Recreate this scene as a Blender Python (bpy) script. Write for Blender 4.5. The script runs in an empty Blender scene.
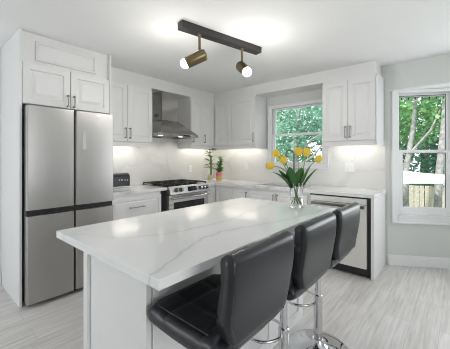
import bpy, bmesh, math, random
from mathutils import Vector, Matrix
random.seed(7)
PI = math.pi
SC = bpy.context.scene
COL = SC.collection

# ------------------------------------------------------------------ camera, world, sun, area lights, exposure
cam_d = bpy.data.cameras.new('camera')
cam = bpy.data.objects.new('camera', cam_d)
COL.objects.link(cam)
cam.location = (3.5696, -3.8316, 1.2991)
cam.rotation_euler = (PI / 2, 0, PI / 2 - 0.8636)
cam_d.sensor_width = 36
cam_d.lens = 36 * 273.95 / 450
cam_d.shift_y = -16.24 / 450
cam_d.clip_start = 0.05
SC.camera = cam

world = bpy.data.worlds.new('sky')
SC.world = world
world.use_nodes = True
wn = world.node_tree.nodes
wl = world.node_tree.links
bg = wn['Background']
bg.inputs['Color'].default_value = (0.88, 0.94, 1.0, 1)
bg.inputs['Strength'].default_value = 1.6

sun_d = bpy.data.lights.new('sun', 'SUN')
sun_d.energy = 4.0
sun_d.angle = math.radians(4)
sun_d.color = (1.0, 0.96, 0.88)
sun = bpy.data.objects.new('sun', sun_d)
sun.rotation_euler = (math.radians(38), math.radians(-20), 0)
COL.objects.link(sun)


def area(name, loc, direction, sx, sy, power, color):
    d = bpy.data.lights.new(name, 'AREA')
    d.shape = 'RECTANGLE'
    d.size = sx
    d.size_y = sy
    d.energy = power
    d.color = color
    o = bpy.data.objects.new(name, d)
    o.location = loc
    o.rotation_euler = Vector(direction).to_track_quat('-Z', 'Z').to_euler()
    COL.objects.link(o)
    return o


# area lamps for daylight: bay window, unseen patio door behind, plus an added side fill
area('patio_daylight', (0.55, -6.35, 1.25), (0, 1, 0.5), 0.9, 2.0, 18, (0.90, 0.95, 1.0))
area('bay_daylight', (4.2, 0.2, 1.35), (-0.1, -1, 0.1), 1.2, 1.5, 16, (0.93, 0.97, 1.0))
area('side_fill', (6.1, -3.6, 1.45), (-1, 0, 0.9), 2.2, 1.5, 24, (1.0, 0.99, 0.98))  # added fill at an unseen side opening, tilted up to brighten the ceiling

SC.view_settings.view_transform = 'Standard'
SC.view_settings.look = 'None'
SC.view_settings.exposure = 0.52
SC.view_settings.gamma = 1
SC.view_settings.use_curve_mapping = False
try:
    SC.cycles.use_denoising = True
    SC.cycles.filter_width = 1.0
    SC.cycles.max_bounces = 10
    SC.cycles.diffuse_bounces = 5
    SC.cycles.transparent_max_bounces = 16
    SC.cycles.sample_clamp_indirect = 6
except Exception:
    pass


# ------------------------------------------------------------------ materials
def new_mat(name):
    m = bpy.data.materials.new(name)
    m.use_nodes = True
    nt = m.node_tree
    return m, nt.nodes, nt.links, nt.nodes['Principled BSDF']


def simple(name, col, rough=0.5, metal=0.0, noise=0.0, nscale=8.0, bump=0.0, bscale=60.0, coat=0.0, emit=None, estr=0.0, spec=None):
    m, n, l, b = new_mat(name)
    b.inputs['Base Color'].default_value = (*col, 1)
    b.inputs['Roughness'].default_value = rough
    b.inputs['Metallic'].default_value = metal
    if spec is not None:
        b.inputs['Specular IOR Level'].default_value = spec
    if coat:
        b.inputs['Coat Weight'].default_value = coat
        b.inputs['Coat Roughness'].default_value = 0.1
    if emit:
        b.inputs['Emission Color'].default_value = (*emit, 1)
        b.inputs['Emission Strength'].default_value = estr
    tc = n.new('ShaderNodeTexCoord')
    if noise:
        t = n.new('ShaderNodeTexNoise')
        t.inputs['Scale'].default_value = nscale
        t.inputs['Detail'].default_value = 4
        l.new(tc.outputs['Object'], t.inputs['Vector'])
        r = n.new('ShaderNodeValToRGB')
        r.color_ramp.elements[0].position = 0.3
        r.color_ramp.elements[1].position = 0.7
        r.color_ramp.elements[0].color = (*[max(0, c * (1 - noise)) for c in col], 1)
        r.color_ramp.elements[1].color = (*[min(1, c * (1 + noise)) for c in col], 1)
        l.new(t.outputs['Fac'], r.inputs['Fac'])
        l.new(r.outputs['Color'], b.inputs['Base Color'])
    if bump:
        t2 = n.new('ShaderNodeTexNoise')
        t2.inputs['Scale'].default_value = bscale
        t2.inputs['Detail'].default_value = 3
        l.new(tc.outputs['Object'], t2.inputs['Vector'])
        bp = n.new('ShaderNodeBump')
        bp.inputs['Strength'].default_value = bump
        bp.inputs['Distance'].default_value = 0.01
        l.new(t2.outputs['Fac'], bp.inputs['Height'])
        l.new(bp.outputs['Normal'], b.inputs['Normal'])
    return m


def brushed(name, col, rough=0.3, axis=2, amount=0.06, metal=1.0):
    m, n, l, b = new_mat(name)
    b.inputs['Metallic'].default_value = metal
    tc = n.new('ShaderNodeTexCoord')
    mp = n.new('ShaderNodeMapping')
    s = [420.0, 420.0, 420.0]
    s[axis] = 1.5
    mp.inputs['Scale'].default_value = s
    l.new(tc.outputs['Object'], mp.inputs['Vector'])
    t = n.new('ShaderNodeTexNoise')
    t.inputs['Scale'].default_value = 1.0
    t.inputs['Detail'].default_value = 2
    l.new(mp.outputs['Vector'], t.inputs['Vector'])
    r = n.new('ShaderNodeMapRange')
    r.inputs['To Min'].default_value = rough - amount
    r.inputs['To Max'].default_value = rough + amount
    l.new(t.outputs['Fac'], r.inputs['Value'])
    l.new(r.outputs['Result'], b.inputs['Roughness'])
    r2 = n.new('ShaderNodeValToRGB')
    r2.color_ramp.elements[0].color = (*[c * 0.97 for c in col], 1)
    r2.color_ramp.elements[1].color = (*[min(1, c * 1.03) for c in col], 1)
    l.new(t.outputs['Fac'], r2.inputs['Fac'])
    l.new(r2.outputs['Color'], b.inputs['Base Color'])
    return m


def marble(name, base, vein, scale, rough, strength=1.0, width=0.03):
    m, n, l, b = new_mat(name)
    b.inputs['Roughness'].default_value = rough
    tc = n.new('ShaderNodeTexCoord')
    nz = n.new('ShaderNodeTexNoise')
    nz.inputs['Scale'].default_value = 2.2
    nz.inputs['Detail'].default_value = 6
    l.new(tc.outputs['Object'], nz.inputs['Vector'])
    sub = n.new('ShaderNodeVectorMath')
    sub.operation = 'MULTIPLY_ADD'
    sub.inputs[1].default_value = (0.55, 0.55, 0.55)
    l.new(nz.outputs['Color'], sub.inputs[0])
    l.new(tc.outputs['Object'], sub.inputs[2])
    vo = n.new('ShaderNodeTexVoronoi')
    vo.feature = 'DISTANCE_TO_EDGE'
    vo.inputs['Scale'].default_value = scale
    l.new(sub.outputs[0], vo.inputs['Vector'])
    r = n.new('ShaderNodeValToRGB')
    r.color_ramp.elements[0].position = 0.0
    r.color_ramp.elements[0].color = (1, 1, 1, 1)
    r.color_ramp.elements[1].position = width
    r.color_ramp.elements[1].color = (0, 0, 0, 1)
    l.new(vo.outputs['Distance'], r.inputs['Fac'])
    n2 = n.new('ShaderNodeTexNoise')
    n2.inputs['Scale'].default_value = 1.6
    n2.inputs['Detail'].default_value = 3
    l.new(tc.outputs['Object'], n2.inputs['Vector'])
    r2 = n.new('ShaderNodeMapRange')
    r2.inputs['From Min'].default_value = 0.30
    r2.inputs['From Max'].default_value = 0.55
    r2.inputs['To Max'].default_value = strength
    l.new(n2.outputs['Fac'], r2.inputs['Value'])
    mu = n.new('ShaderNodeMath')
    mu.operation = 'MULTIPLY'
    l.new(r.outputs['Color'], mu.inputs[0])
    l.new(r2.outputs['Result'], mu.inputs[1])
    mx = n.new('ShaderNodeMix')
    mx.data_type = 'RGBA'
    mx.inputs['A'].default_value = (*base, 1)
    mx.inputs['B'].default_value = (*vein, 1)
    l.new(mu.outputs[0], mx.inputs['Factor'])
    l.new(mx.outputs['Result'], b.inputs['Base Color'])
    return m


def veined_top(name, base, vein, rough, lines, org):
    """quartz slab with a few long drifting veins, each a wandering line x = f(y)"""
    m, n, l, b = new_mat(name)
    b.inputs['Roughness'].default_value = rough
    tc = n.new('ShaderNodeTexCoord')
    nz = n.new('ShaderNodeTexNoise')
    nz.inputs['Scale'].default_value = 9
    nz.inputs['Detail'].default_value = 6
    l.new(tc.outputs['Object'], nz.inputs['Vector'])
    wv = n.new('ShaderNodeVectorMath')
    wv.operation = 'MULTIPLY_ADD'
    wv.inputs[1].default_value = (0.09, 0.09, 0.0)
    l.new(nz.outputs['Color'], wv.inputs[0])
    l.new(tc.outputs['Object'], wv.inputs[2])
    sp = n.new('ShaderNodeSeparateXYZ')
    l.new(wv.outputs[0], sp.inputs[0])

    def math_(op, a, bb):
        q = n.new('ShaderNodeMath')
        q.operation = op
        for k, v in enumerate((a, bb)):
            if v is None:
                continue
            if isinstance(v, (int, float)):
                q.inputs[k].default_value = v
            else:
                l.new(v, q.inputs[k])
        return q.outputs[0]
    n2 = n.new('ShaderNodeTexNoise')
    n2.inputs['Scale'].default_value = 3.5
    l.new(tc.outputs['Object'], n2.inputs['Vector'])
    tot = None
    for pts, w, st in lines:
        t = math_('DIVIDE', math_('SUBTRACT', sp.outputs[1], -3.35 - org[1] + 0.045), 1.8)
        fc = n.new('ShaderNodeFloatCurve')
        cv = fc.mapping.curves[0]
        q = [((y + 3.35) / 1.8, x - 1.94) for y, x in pts]
        cv.points[0].location = q[0]
        cv.points[1].location = q[-1]
        for u in q[1:-1]:
            cv.points.new(*u)
        fc.mapping.update()
        l.new(t, fc.inputs['Value'])
        d = math_('ABSOLUTE', math_('SUBTRACT', math_('SUBTRACT', sp.outputs[0], 1.94 - org[0] + 0.045), fc.outputs[0]), None)
        core = math_('MAXIMUM', math_('SUBTRACT', 1.0, math_('DIVIDE', d, w)), 0.0)
        halo = math_('MULTIPLY', math_('MAXIMUM', math_('SUBTRACT', 1.0, math_('DIVIDE', d, w * 5)), 0.0), 0.25)
        v = math_('MULTIPLY', math_('MULTIPLY', math_('ADD', core, halo), n2.outputs['Fac']), st)
        tot = v if tot is None else math_('MAXIMUM', tot, v)
    mx = n.new('ShaderNodeMix')
    mx.data_type = 'RGBA'
    mx.inputs['A'].default_value = (*base, 1)
    mx.inputs['B'].default_value = (*vein, 1)
    l.new(tot, mx.inputs['Factor'])
    l.new(mx.outputs['Result'], b.inputs['Base Color'])
    return m


def planks(name):
    m, n, l, b = new_mat(name)
    tc = n.new('ShaderNodeTexCoord')
    mp = n.new('ShaderNodeMapping')
    mp.inputs['Rotation'].default_value = (0, 0, PI / 2)
    l.new(tc.outputs['Object'], mp.inputs['Vector'])
    br = n.new('ShaderNodeTexBrick')
    br.offset = 0.37
    br.inputs['Scale'].default_value = 1.0
    br.inputs['Brick Width'].default_value = 1.22
    br.inputs['Row Height'].default_value = 0.182
    br.inputs['Mortar Size'].default_value = 0.0012
    br.inputs['Mortar Smooth'].default_value = 0.1
    br.inputs['Bias'].default_value = 0.0
    br.inputs['Color1'].default_value = (0.64, 0.62, 0.605, 1)
    br.inputs['Color2'].default_value = (0.72, 0.705, 0.695, 1)
    br.inputs['Mortar'].default_value = (0.45, 0.43, 0.42, 1)
    l.new(mp.outputs['Vector'], br.inputs['Vector'])
    mp2 = n.new('ShaderNodeMapping')
    mp2.inputs['Scale'].default_value = (1.1, 16, 1)
    l.new(mp.outputs['Vector'], mp2.inputs['Vector'])
    g = n.new('ShaderNodeTexNoise')
    g.inputs['Scale'].default_value = 2.4
    g.inputs['Detail'].default_value = 7
    g.inputs['Roughness'].default_value = 0.62
    g.inputs['Distortion'].default_value = 0.5
    l.new(mp2.outputs['Vector'], g.inputs['Vector'])
    r = n.new('ShaderNodeValToRGB')
    r.color_ramp.elements[0].position = 0.33
    r.color_ramp.elements[0].color = (0.80, 0.78, 0.765, 1)
    r.color_ramp.elements[1].position = 0.62
    r.color_ramp.elements[1].color = (1.04, 1.04, 1.04, 1)
    l.new(g.outputs['Fac'], r.inputs['Fac'])
    mx = n.new('ShaderNodeMix')
    mx.data_type = 'RGBA'
    mx.blend_type = 'MULTIPLY'
    mx.inputs['Factor'].default_value = 1
    l.new(br.outputs['Color'], mx.inputs['A'])
    l.new(r.outputs['Color'], mx.inputs['B'])
    l.new(mx.outputs['Result'], b.inputs['Base Color'])
    b.inputs['Roughness'].default_value = 0.42
    bp = n.new('ShaderNodeBump')
    bp.inputs['Strength'].default_value = 0.12
    bp.inputs['Distance'].default_value = 0.004
    l.new(g.outputs['Fac'], bp.inputs['Height'])
    l.new(bp.outputs['Normal'], b.inputs['Normal'])
    return m


def pane_mat(name):
    m = bpy.data.materials.new(name)
    m.use_nodes = True
    n, l = m.node_tree.nodes, m.node_tree.links
    n.remove(n['Principled BSDF'])
    tr = n.new('ShaderNodeBsdfTransparent')
    gl = n.new('ShaderNodeBsdfGlossy')
    gl.inputs['Roughness'].default_value = 0.02
    fr = n.new('ShaderNodeFresnel')
    fr.inputs['IOR'].default_value = 1.35
    mx = n.new('ShaderNodeMixShader')
    l.new(fr.outputs[0], mx.inputs[0])
    l.new(tr.outputs[0], mx.inputs[1])
    l.new(gl.outputs[0], mx.inputs[2])
    l.new(mx.outputs[0], n['Material Output'].inputs['Surface'])
    return m


def leaf_mat(name, c1, c2, trans=0.35):
    m = bpy.data.materials.new(name)
    m.use_nodes = True
    n, l = m.node_tree.nodes, m.node_tree.links
    b = n['Principled BSDF']
    tc = n.new('ShaderNodeTexCoord')
    t = n.new('ShaderNodeTexNoise')
    t.inputs['Scale'].default_value = 3.0
    t.inputs['Detail'].default_value = 5
    l.new(tc.outputs['Object'], t.inputs['Vector'])
    r = n.new('ShaderNodeValToRGB')
    r.color_ramp.elements[0].position = 0.35
    r.color_ramp.elements[0].color = (*c1, 1)
    r.color_ramp.elements[1].position = 0.65
    r.color_ramp.elements[1].color = (*c2, 1)
    l.new(t.outputs['Fac'], r.inputs['Fac'])
    l.new(r.outputs['Color'], b.inputs['Base Color'])
    b.inputs['Roughness'].default_value = 0.5
    tl = n.new('ShaderNodeBsdfTranslucent')
    l.new(r.outputs['Color'], tl.inputs['Color'])
    mx = n.new('ShaderNodeMixShader')
    mx.inputs[0].default_value = trans
    l.new(b.outputs[0], mx.inputs[1])
    l.new(tl.outputs[0], mx.inputs[2])
    l.new(mx.outputs[0], n['Material Output'].inputs['Surface'])
    return m


def glass_mat(name, col=(1, 1, 1), rough=0.0, ior=1.45):
    m, n, l, b = new_mat(name)
    b.inputs['Base Color'].default_value = (*col, 1)
    b.inputs['Transmission Weight'].default_value = 1.0
    b.inputs['Roughness'].default_value = rough
    b.inputs['IOR'].default_value = ior
    return m


M = {}
M['cab'] = simple('white_cabinet_paint', (0.77, 0.765, 0.76), 0.38, noise=0.01)
M['trimw'] = simple('white_trim_paint', (0.82, 0.825, 0.83), 0.4)
M['ceil'] = simple('ceiling_paint', (0.84, 0.84, 0.84), 0.9, noise=0.01, nscale=3)
M['wall'] = simple('grey_wall_paint', (0.67, 0.685, 0.665), 0.85, noise=0.015, nscale=3)
M['floor'] = planks('grey_oak_planks')
M['quartz'] = marble('white_quartz', (0.80, 0.80, 0.795), (0.36, 0.37, 0.42), 0.85, 0.12, 0.5, 0.04)
M['islandtop'] = veined_top('veined_island_quartz', (0.80, 0.80, 0.80), (0.33, 0.34, 0.40), 0.13, [
    ([(-3.35, 2.03), (-3.25, 2.104), (-3.19, 2.25), (-3.04, 2.405), (-2.82, 2.456), (-2.55, 2.477), (-2.2, 2.41), (-1.6, 2.34)], 0.010, 0.5),
    ([(-3.35, 2.81), (-3.19, 2.76), (-3.08, 2.70), (-2.97, 2.657), (-2.80, 2.626), (-2.66, 2.645), (-2.3, 2.74), (-1.6, 2.82)], 0.013, 0.62),
    ([(-3.35, 2.02), (-2.9, 2.07), (-2.5, 2.20), (-2.1, 2.17), (-1.6, 2.05)], 0.007, 0.3)], (2.3, -2.45))
M['splash'] = marble('white_marble_splash', (0.75, 0.745, 0.725), (0.58, 0.575, 0.56), 1.3, 0.24, 0.5, 0.05)
M['steel'] = brushed('brushed_steel', (0.44, 0.43, 0.415), 0.33, 2)
M['steelh'] = brushed('brushed_steel_horizontal', (0.62, 0.615, 0.61), 0.28, 1)
M['sinksteel'] = brushed('satin_sink_steel', (0.30, 0.30, 0.30), 0.4, 0)
M['dwsteel'] = brushed('satin_dishwasher_steel', (0.80, 0.785, 0.75), 0.5, 2, 0.05, 0.55)
M['handle'] = simple('satin_nickel', (0.30, 0.29, 0.28), 0.3, 1.0)
M['hoodsteel'] = brushed('polished_hood_steel', (0.46, 0.445, 0.425), 0.14, 1, 0.04)
M['chrome'] = simple('chrome', (0.62, 0.62, 0.63), 0.06, 1.0)
M['nickel'] = simple('dark_nickel', (0.15, 0.145, 0.14), 0.3, 1.0)
M['black'] = simple('black_plastic', (0.012, 0.012, 0.014), 0.35)
M['blackgloss'] = simple('black_glass', (0.006, 0.006, 0.008), 0.06)
M['iron'] = simple('cast_iron', (0.018, 0.018, 0.018), 0.6, bump=0.2)
M['fridgeside'] = simple('grey_fridge_side', (0.10, 0.10, 0.105), 0.45)
M['leather'] = simple('black_leatherette', (0.010, 0.0115, 0.0145), 0.31, bump=0.08, bscale=160, spec=0.5)
M['seam'] = simple('seam_thread', (0.03, 0.033, 0.04), 0.4)
M['toaster'] = simple('matte_black_enamel', (0.02, 0.021, 0.026), 0.3)
M['silver'] = simple('silver_letters', (0.75, 0.75, 0.75), 0.25, 0.9)
M['bronze'] = simple('aged_bronze', (0.20, 0.16, 0.09), 0.32, 1.0)
M['bar'] = simple('charcoal_bar', (0.055, 0.05, 0.052), 0.45, 0.6)
M['bulb'] = simple('glowing_bulb', (1, 1, 1), 0.4, emit=(1.0, 0.96, 0.9), estr=22)
M['led'] = simple('glowing_led_strip', (1, 1, 1), 0.4, emit=(1.0, 0.92, 0.80), estr=6)
M['glass'] = glass_mat('clear_glass')
M['water'] = glass_mat('water', (0.98, 1, 0.98), 0, 1.33)
M['pane'] = pane_mat('window_glass')
M['stem'] = leaf_mat('tulip_stem', (0.16, 0.30, 0.06), (0.24, 0.40, 0.10), 0.15)
M['tleaf'] = leaf_mat('tulip_leaf', (0.035, 0.12, 0.03), (0.09, 0.22, 0.06), 0.25)
M['petal'] = leaf_mat('tulip_petal', (0.82, 0.60, 0.06), (0.94, 0.78, 0.14), 0.3)
M['bambooleaf'] = leaf_mat('bamboo_leaf', (0.08, 0.20, 0.03), (0.18, 0.36, 0.07), 0.25)
M['bamboo'] = simple('bamboo_cane', (0.20, 0.27, 0.07), 0.45, noise=0.25, nscale=20)
M['pinkpot'] = simple('pink_glaze', (0.72, 0.20, 0.28), 0.4)
M['tanpot'] = simple('tan_clay', (0.62, 0.38, 0.15), 0.6)
M['jute'] = simple('green_glass_jar', (0.50, 0.45, 0.28), 0.2)
M['soil'] = simple('dark_soil', (0.04, 0.03, 0.02), 0.9)
M['plate'] = simple('white_plastic', (0.88, 0.88, 0.87), 0.35)
M['slot'] = simple('dark_slots', (0.12, 0.12, 0.12), 0.5)
M['bark'] = simple('pale_bark', (0.26, 0.255, 0.25), 0.85, noise=0.45, nscale=9, bump=0.5, bscale=20)
M['leafA'] = leaf_mat('deep_teal_leaf', (0.06, 0.20, 0.13), (0.22, 0.45, 0.29), 0.4)
M['leafB'] = leaf_mat('bright_green_leaf', (0.13, 0.34, 0.15), (0.42, 0.66, 0.30), 0.45)
M['leafC'] = leaf_mat('grey_green_leaf', (0.10, 0.27, 0.19), (0.34, 0.55, 0.42), 0.4)
M['fence'] = simple('weathered_fence', (0.44, 0.40, 0.34), 0.85, noise=0.2, nscale=14)
M['canvas'] = simple('white_canvas', (0.62, 0.63, 0.66), 0.8)
M['lawn'] = simple('lawn', (0.10, 0.20, 0.05), 0.9, noise=0.4, nscale=6, bump=0.4, bscale=60)
M['eave'] = simple('eave_paint', (0.86, 0.85, 0.90), 0.7)


# ------------------------------------------------------------------ mesh helpers
class B:
    """collects shapes, all in world coordinates, into one bmesh"""

    def __init__(self):
        self.bm = bmesh.new()

    def face(self, pts):
        vs = [self.bm.verts.new(p) for p in pts]
        return self.bm.faces.new(vs)

    def box(self, x0, x1, y0, y1, z0, z1, rot=0.0, piv=None):
        x0, x1 = min(x0, x1), max(x0, x1)
        y0, y1 = min(y0, y1), max(y0, y1)
        z0, z1 = min(z0, z1), max(z0, z1)
        v = [Vector((x, y, z)) for z in (z0, z1) for y in (y0, y1) for x in (x0, x1)]
        if rot:
            p = Vector(piv) if piv else Vector(((x0 + x1) / 2, (y0 + y1) / 2, 0))
            R = Matrix.Rotation(rot, 3, 'Z')
            v = [R @ (q - p) + p for q in v]
        vs = [self.bm.verts.new(q) for q in v]
        for f in ((0, 2, 3, 1), (4, 5, 7, 6), (0, 1, 5, 4), (2, 6, 7, 3), (0, 4, 6, 2), (1, 3, 7, 5)):
            self.bm.faces.new([vs[i] for i in f])
        return self

    def frame_box(self, O, U, N, u0, u1, z0, z1, w0, w1):
        """a box in a local frame: U along the face, z up, N outwards"""
        P = lambda u, z, w: O + U * u + Vector((0, 0, z)) + N * w
        vs = [self.bm.verts.new(P(u, z, w)) for z in (z0, z1) for w in (w0, w1) for u in (u0, u1)]
        for f in ((0, 2, 3, 1), (4, 5, 7, 6), (0, 1, 5, 4), (2, 6, 7, 3), (0, 4, 6, 2), (1, 3, 7, 5)):
            self.bm.faces.new([vs[i] for i in f])
        return self

    def loops(self, loops, cap0=True, cap1=True, closed=False):
        """bridge a list of equally long vertex loops"""
        L = [[self.bm.verts.new(p) for p in lp] for lp in loops]
        n = len(L[0])
        pairs = list(zip(L, L[1:])) + ([(L[-1], L[0])] if closed else [])
        for a, b in pairs:
            for i in range(n):
                j = (i + 1) % n
                self.bm.faces.new((a[i], a[j], b[j], b[i]))
        if not closed:
            if cap0:
                self.bm.faces.new(list(reversed(L[0])))
            if cap1:
                self.bm.faces.new(L[-1])
        return self

    def tube(self, pts, r, n=10, closed=False):
        pts = [Vector(p) for p in pts]
        rs = r if isinstance(r, (list, tuple)) else [r] * len(pts)
        loops, prev = [], None
        N = len(pts)
        for i, p in enumerate(pts):
            if closed:
                t = pts[(i + 1) % N] - pts[i - 1]
            else:
                t = pts[min(i + 1, N - 1)] - pts[max(i - 1, 0)]
            t.normalize()
            if prev is None:
                a = Vector((0, 0, 1)) if abs(t.z) < 0.9 else Vector((1, 0, 0))
                u = t.cross(a).normalized()
            else:
                u = (prev - t * prev.dot(t)).normalized()
            prev = u
            v = t.cross(u)
            loops.append([p + (u * math.cos(2 * PI * k / n) + v * math.sin(2 * PI * k / n)) * rs[i] for k in range(n)])
        return self.loops(loops, closed=closed)

    def lathe(self, prof, c, n=32, cap0=True, cap1=True, sq=None):
        c = Vector(c)
        loops = []
        for r, z in prof:
            lp = []
            for k in range(n):
                a = 2 * PI * k / n
                lp.append(c + Vector((r * math.cos(a), r * math.sin(a), z)))
            loops.append(lp)
        return self.loops(loops, cap0, cap1)

    def prism(self, poly, z0, z1):
        return self.loops([[Vector((x, y, z0)) for x, y in poly], [Vector((x, y, z1)) for x, y in poly]])

    def plate(self, xs, ys, keep, z0, z1):
        """a slab cut from a grid of cells, faces on its outer skin only"""
        nx, ny = len(xs) - 1, len(ys) - 1
        vd = {}

        def V(i, j, k):
            key = (i, j, k)
            if key not in vd:
                vd[key] = self.bm.verts.new((xs[i], ys[j], (z0, z1)[k]))
            return vd[key]
        ok = lambda i, j: 0 <= i < nx and 0 <= j < ny and keep(i, j)
        for i in range(nx):
            for j in range(ny):
                if not ok(i, j):
                    continue
                self.bm.faces.new((V(i, j, 1), V(i + 1, j, 1), V(i + 1, j + 1, 1), V(i, j + 1, 1)))
                self.bm.faces.new((V(i, j, 0), V(i, j + 1, 0), V(i + 1, j + 1, 0), V(i + 1, j, 0)))
                if not ok(i - 1, j):
                    self.bm.faces.new((V(i, j, 0), V(i, j, 1), V(i, j + 1, 1), V(i, j + 1, 0)))
                if not ok(i + 1, j):
                    self.bm.faces.new((V(i + 1, j, 0), V(i + 1, j + 1, 0), V(i + 1, j + 1, 1), V(i + 1, j, 1)))
                if not ok(i, j - 1):
                    self.bm.faces.new((V(i, j, 0), V(i + 1, j, 0), V(i + 1, j, 1), V(i, j, 1)))
                if not ok(i, j + 1):
                    self.bm.faces.new((V(i, j + 1, 0), V(i, j + 1, 1), V(i + 1, j + 1, 1), V(i + 1, j + 1, 0)))
        return self

    def panel(self, O, U, N, u0, u1, z0, z1, th, rings):
        """door slab whose front is stepped through rings of (inset, depth below the front)"""
        P = lambda u, z, w: O + U * u + Vector((0, 0, z)) + N * w
        R = lambda i, w: [P(u0 + i, z0 + i, w), P(u1 - i, z0 + i, w), P(u1 - i, z1 - i, w), P(u0 + i, z1 - i, w)]
        return self.loops([R(0, 0), R(0, th - 0.002), R(0.002, th)] + [R(i, th - d) for i, d in rings])


ORG = {}


def _link(name, b, mat, off, bevel, smooth):
    bm = b.bm
    bmesh.ops.recalc_face_normals(bm, faces=bm.faces)
    bmesh.ops.translate(bm, verts=bm.verts, vec=-off)
    me = bpy.data.meshes.new(name)
    bm.to_mesh(me)
    bm.free()
    me.materials.append(M[mat] if isinstance(mat, str) else mat)
    if smooth is not None:
        me.polygons.foreach_set('use_smooth', [True] * len(me.polygons))
        if smooth < 180:
            me.set_sharp_from_angle(angle=math.radians(smooth))
    o = bpy.data.objects.new(name, me)
    COL.objects.link(o)
    if bevel:
        md = o.modifiers.new('bevel', 'BEVEL')
        md.width = bevel
        md.segments = 2
        md.limit_method = 'ANGLE'
        md.angle_limit = math.radians(40)
    return o


def thing(name, label, cat, loc, group=None):
    o = bpy.data.objects.new(name, None)
    o.empty_display_size = 0.1
    o.location = loc
    COL.objects.link(o)
    o['label'] = label
    o['category'] = cat
    if group:
        o['group'] = group
    ORG[o.name] = Vector(loc)
    return o


def part(name, b, mat, parent, bevel=0.0, smooth=None, label=None):
    off = ORG[parent.name]
    o = _link(name, b, mat, off, bevel, smooth)
    o.parent = parent
    ORG[o.name] = off
    if label:
        o['label'] = label
    return o


def solo(name, b, mat, label, cat, loc, group=None, bevel=0.0, smooth=None, kind=None):
    o = _link(name, b, mat, Vector(loc), bevel, smooth)
    o.location = loc
    ORG[o.name] = Vector(loc)
    o['label'] = label
    o['category'] = cat
    if group:
        o['group'] = group
    if kind:
        o['kind'] = kind
    return o


def struct(name, b, mat, parent=None, bevel=0.0, smooth=None):
    if parent is not None:
        return part(name, b, mat, parent, bevel, smooth)
    o = _link(name, b, mat, Vector((0, 0, 0)), bevel, smooth)
    ORG[o.name] = Vector((0, 0, 0))
    o['kind'] = 'structure'
    return o


def copy_tree(o, parent=None):
    c = o.copy()
    COL.objects.link(c)
    c.parent = parent
    for ch in list(o.children):
        copy_tree(ch, c)
    return c


X, Y, Z = Vector((1, 0, 0)), Vector((0, 1, 0)), Vector((0, 0, 1))
O0 = Vector((0, 0, 0))
H = 2.433
# ------------------------------------------------------------------ room shell
b = B(); b.box(-0.15, 6.3, -6.6, 1.2, -0.12, 0.0)
struct('floor', b, 'floor')
b = B(); b.box(-0.15, 6.3, -6.6, 0.15, H, H + 0.12)
struct('ceiling', b, 'ceil')
b = B(); b.box(-0.15, 0.0, -6.6, 0.15, 0.0, H)
struct('wall_left', b, 'wall')
# back wall: window 1 opening x 1.30..2.13, z 1.22..2.08; bay opening x 2.91..5.49 up to z 2.124
b = B()
b.plate([0.0, 1.275, 2.15, 2.91], [0.0, 1.195, 2.095, H], lambda i, j: not (i == 1 and j == 1), -0.15, 0.0)
for v in b.bm.verts:
    v.co = Vector((v.co.x, -v.co.z, v.co.y))
b.box(2.91, 5.49, 0.0, 0.12, 2.124, H)
b.box(5.49, 6.3, 0.0, 0.15, 0.0, H)
struct('wall_back', b, 'wall')
# wall on the right with an added, unseen opening for light, wall behind with a patio door opening
b = B()
b.plate([-6.6, -4.7, -2.5, 0.15], [0.0, 0.7, 2.2, H], lambda i, j: not (i == 1 and j == 1), 6.15, 6.3)
for v in b.bm.verts:
    v.co = Vector((v.co.z, v.co.x, v.co.y))
struct('wall_right', b, 'wall')
b = B()
b.plate([0.0, 0.08, 1.05, 6.15], [0.0, 0.06, 2.2, H], lambda i, j: not (i == 1 and j == 1), -6.6, -6.45)
for v in b.bm.verts:
    v.co = Vector((v.co.x, v.co.z, v.co.y))
struct('wall_front', b, 'wall')

# bay: three wall panels, a ceiling
A30 = math.radians(30)
BU = [Vector((math.cos(A30), math.sin(A30), 0)), X.copy(), Vector((math.cos(A30), -math.sin(A30), 0))]
BN = [Vector((math.sin(A30), -math.cos(A30), 0)), -Y, Vector((-math.sin(A30), -math.cos(A30), 0))]
BP = [Vector((2.91, 0, 0)), Vector((2.91 + 0.8 * math.cos(A30), 0.4, 0)), Vector((5.49 - 0.8 * math.cos(A30), 0.4, 0))]
BL = [0.80, BP[2].x - BP[1].x, 0.80]
WZ0, WZ1 = 0.60, 2.124
b = B()
for Pp, U, N, L in zip(BP, BU, BN, BL):
    u0, u1 = 0.09, L - 0.09
    b.frame_box(Pp, U, N, 0, L, 0.0, WZ0, -0.12, 0)
    b.frame_box(Pp, U, N, 0, u0, WZ0, WZ1, -0.12, 0)
    b.frame_box(Pp, U, N, u1, L, WZ0, WZ1, -0.12, 0)
struct('wall_bay', b, 'wall')
b = B(); b.prism([(2.85, 0.12), (5.55, 0.12), (BP[2].x + 0.1, 0.56), (BP[1].x - 0.1, 0.56)], 2.125, 2.2)
b.prism([(2.912, 0.001), (5.488, 0.001), (5.40, 0.12), (3.0, 0.12)], 2.110, 2.124)
struct('trim_1', b, 'trimw')


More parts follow.
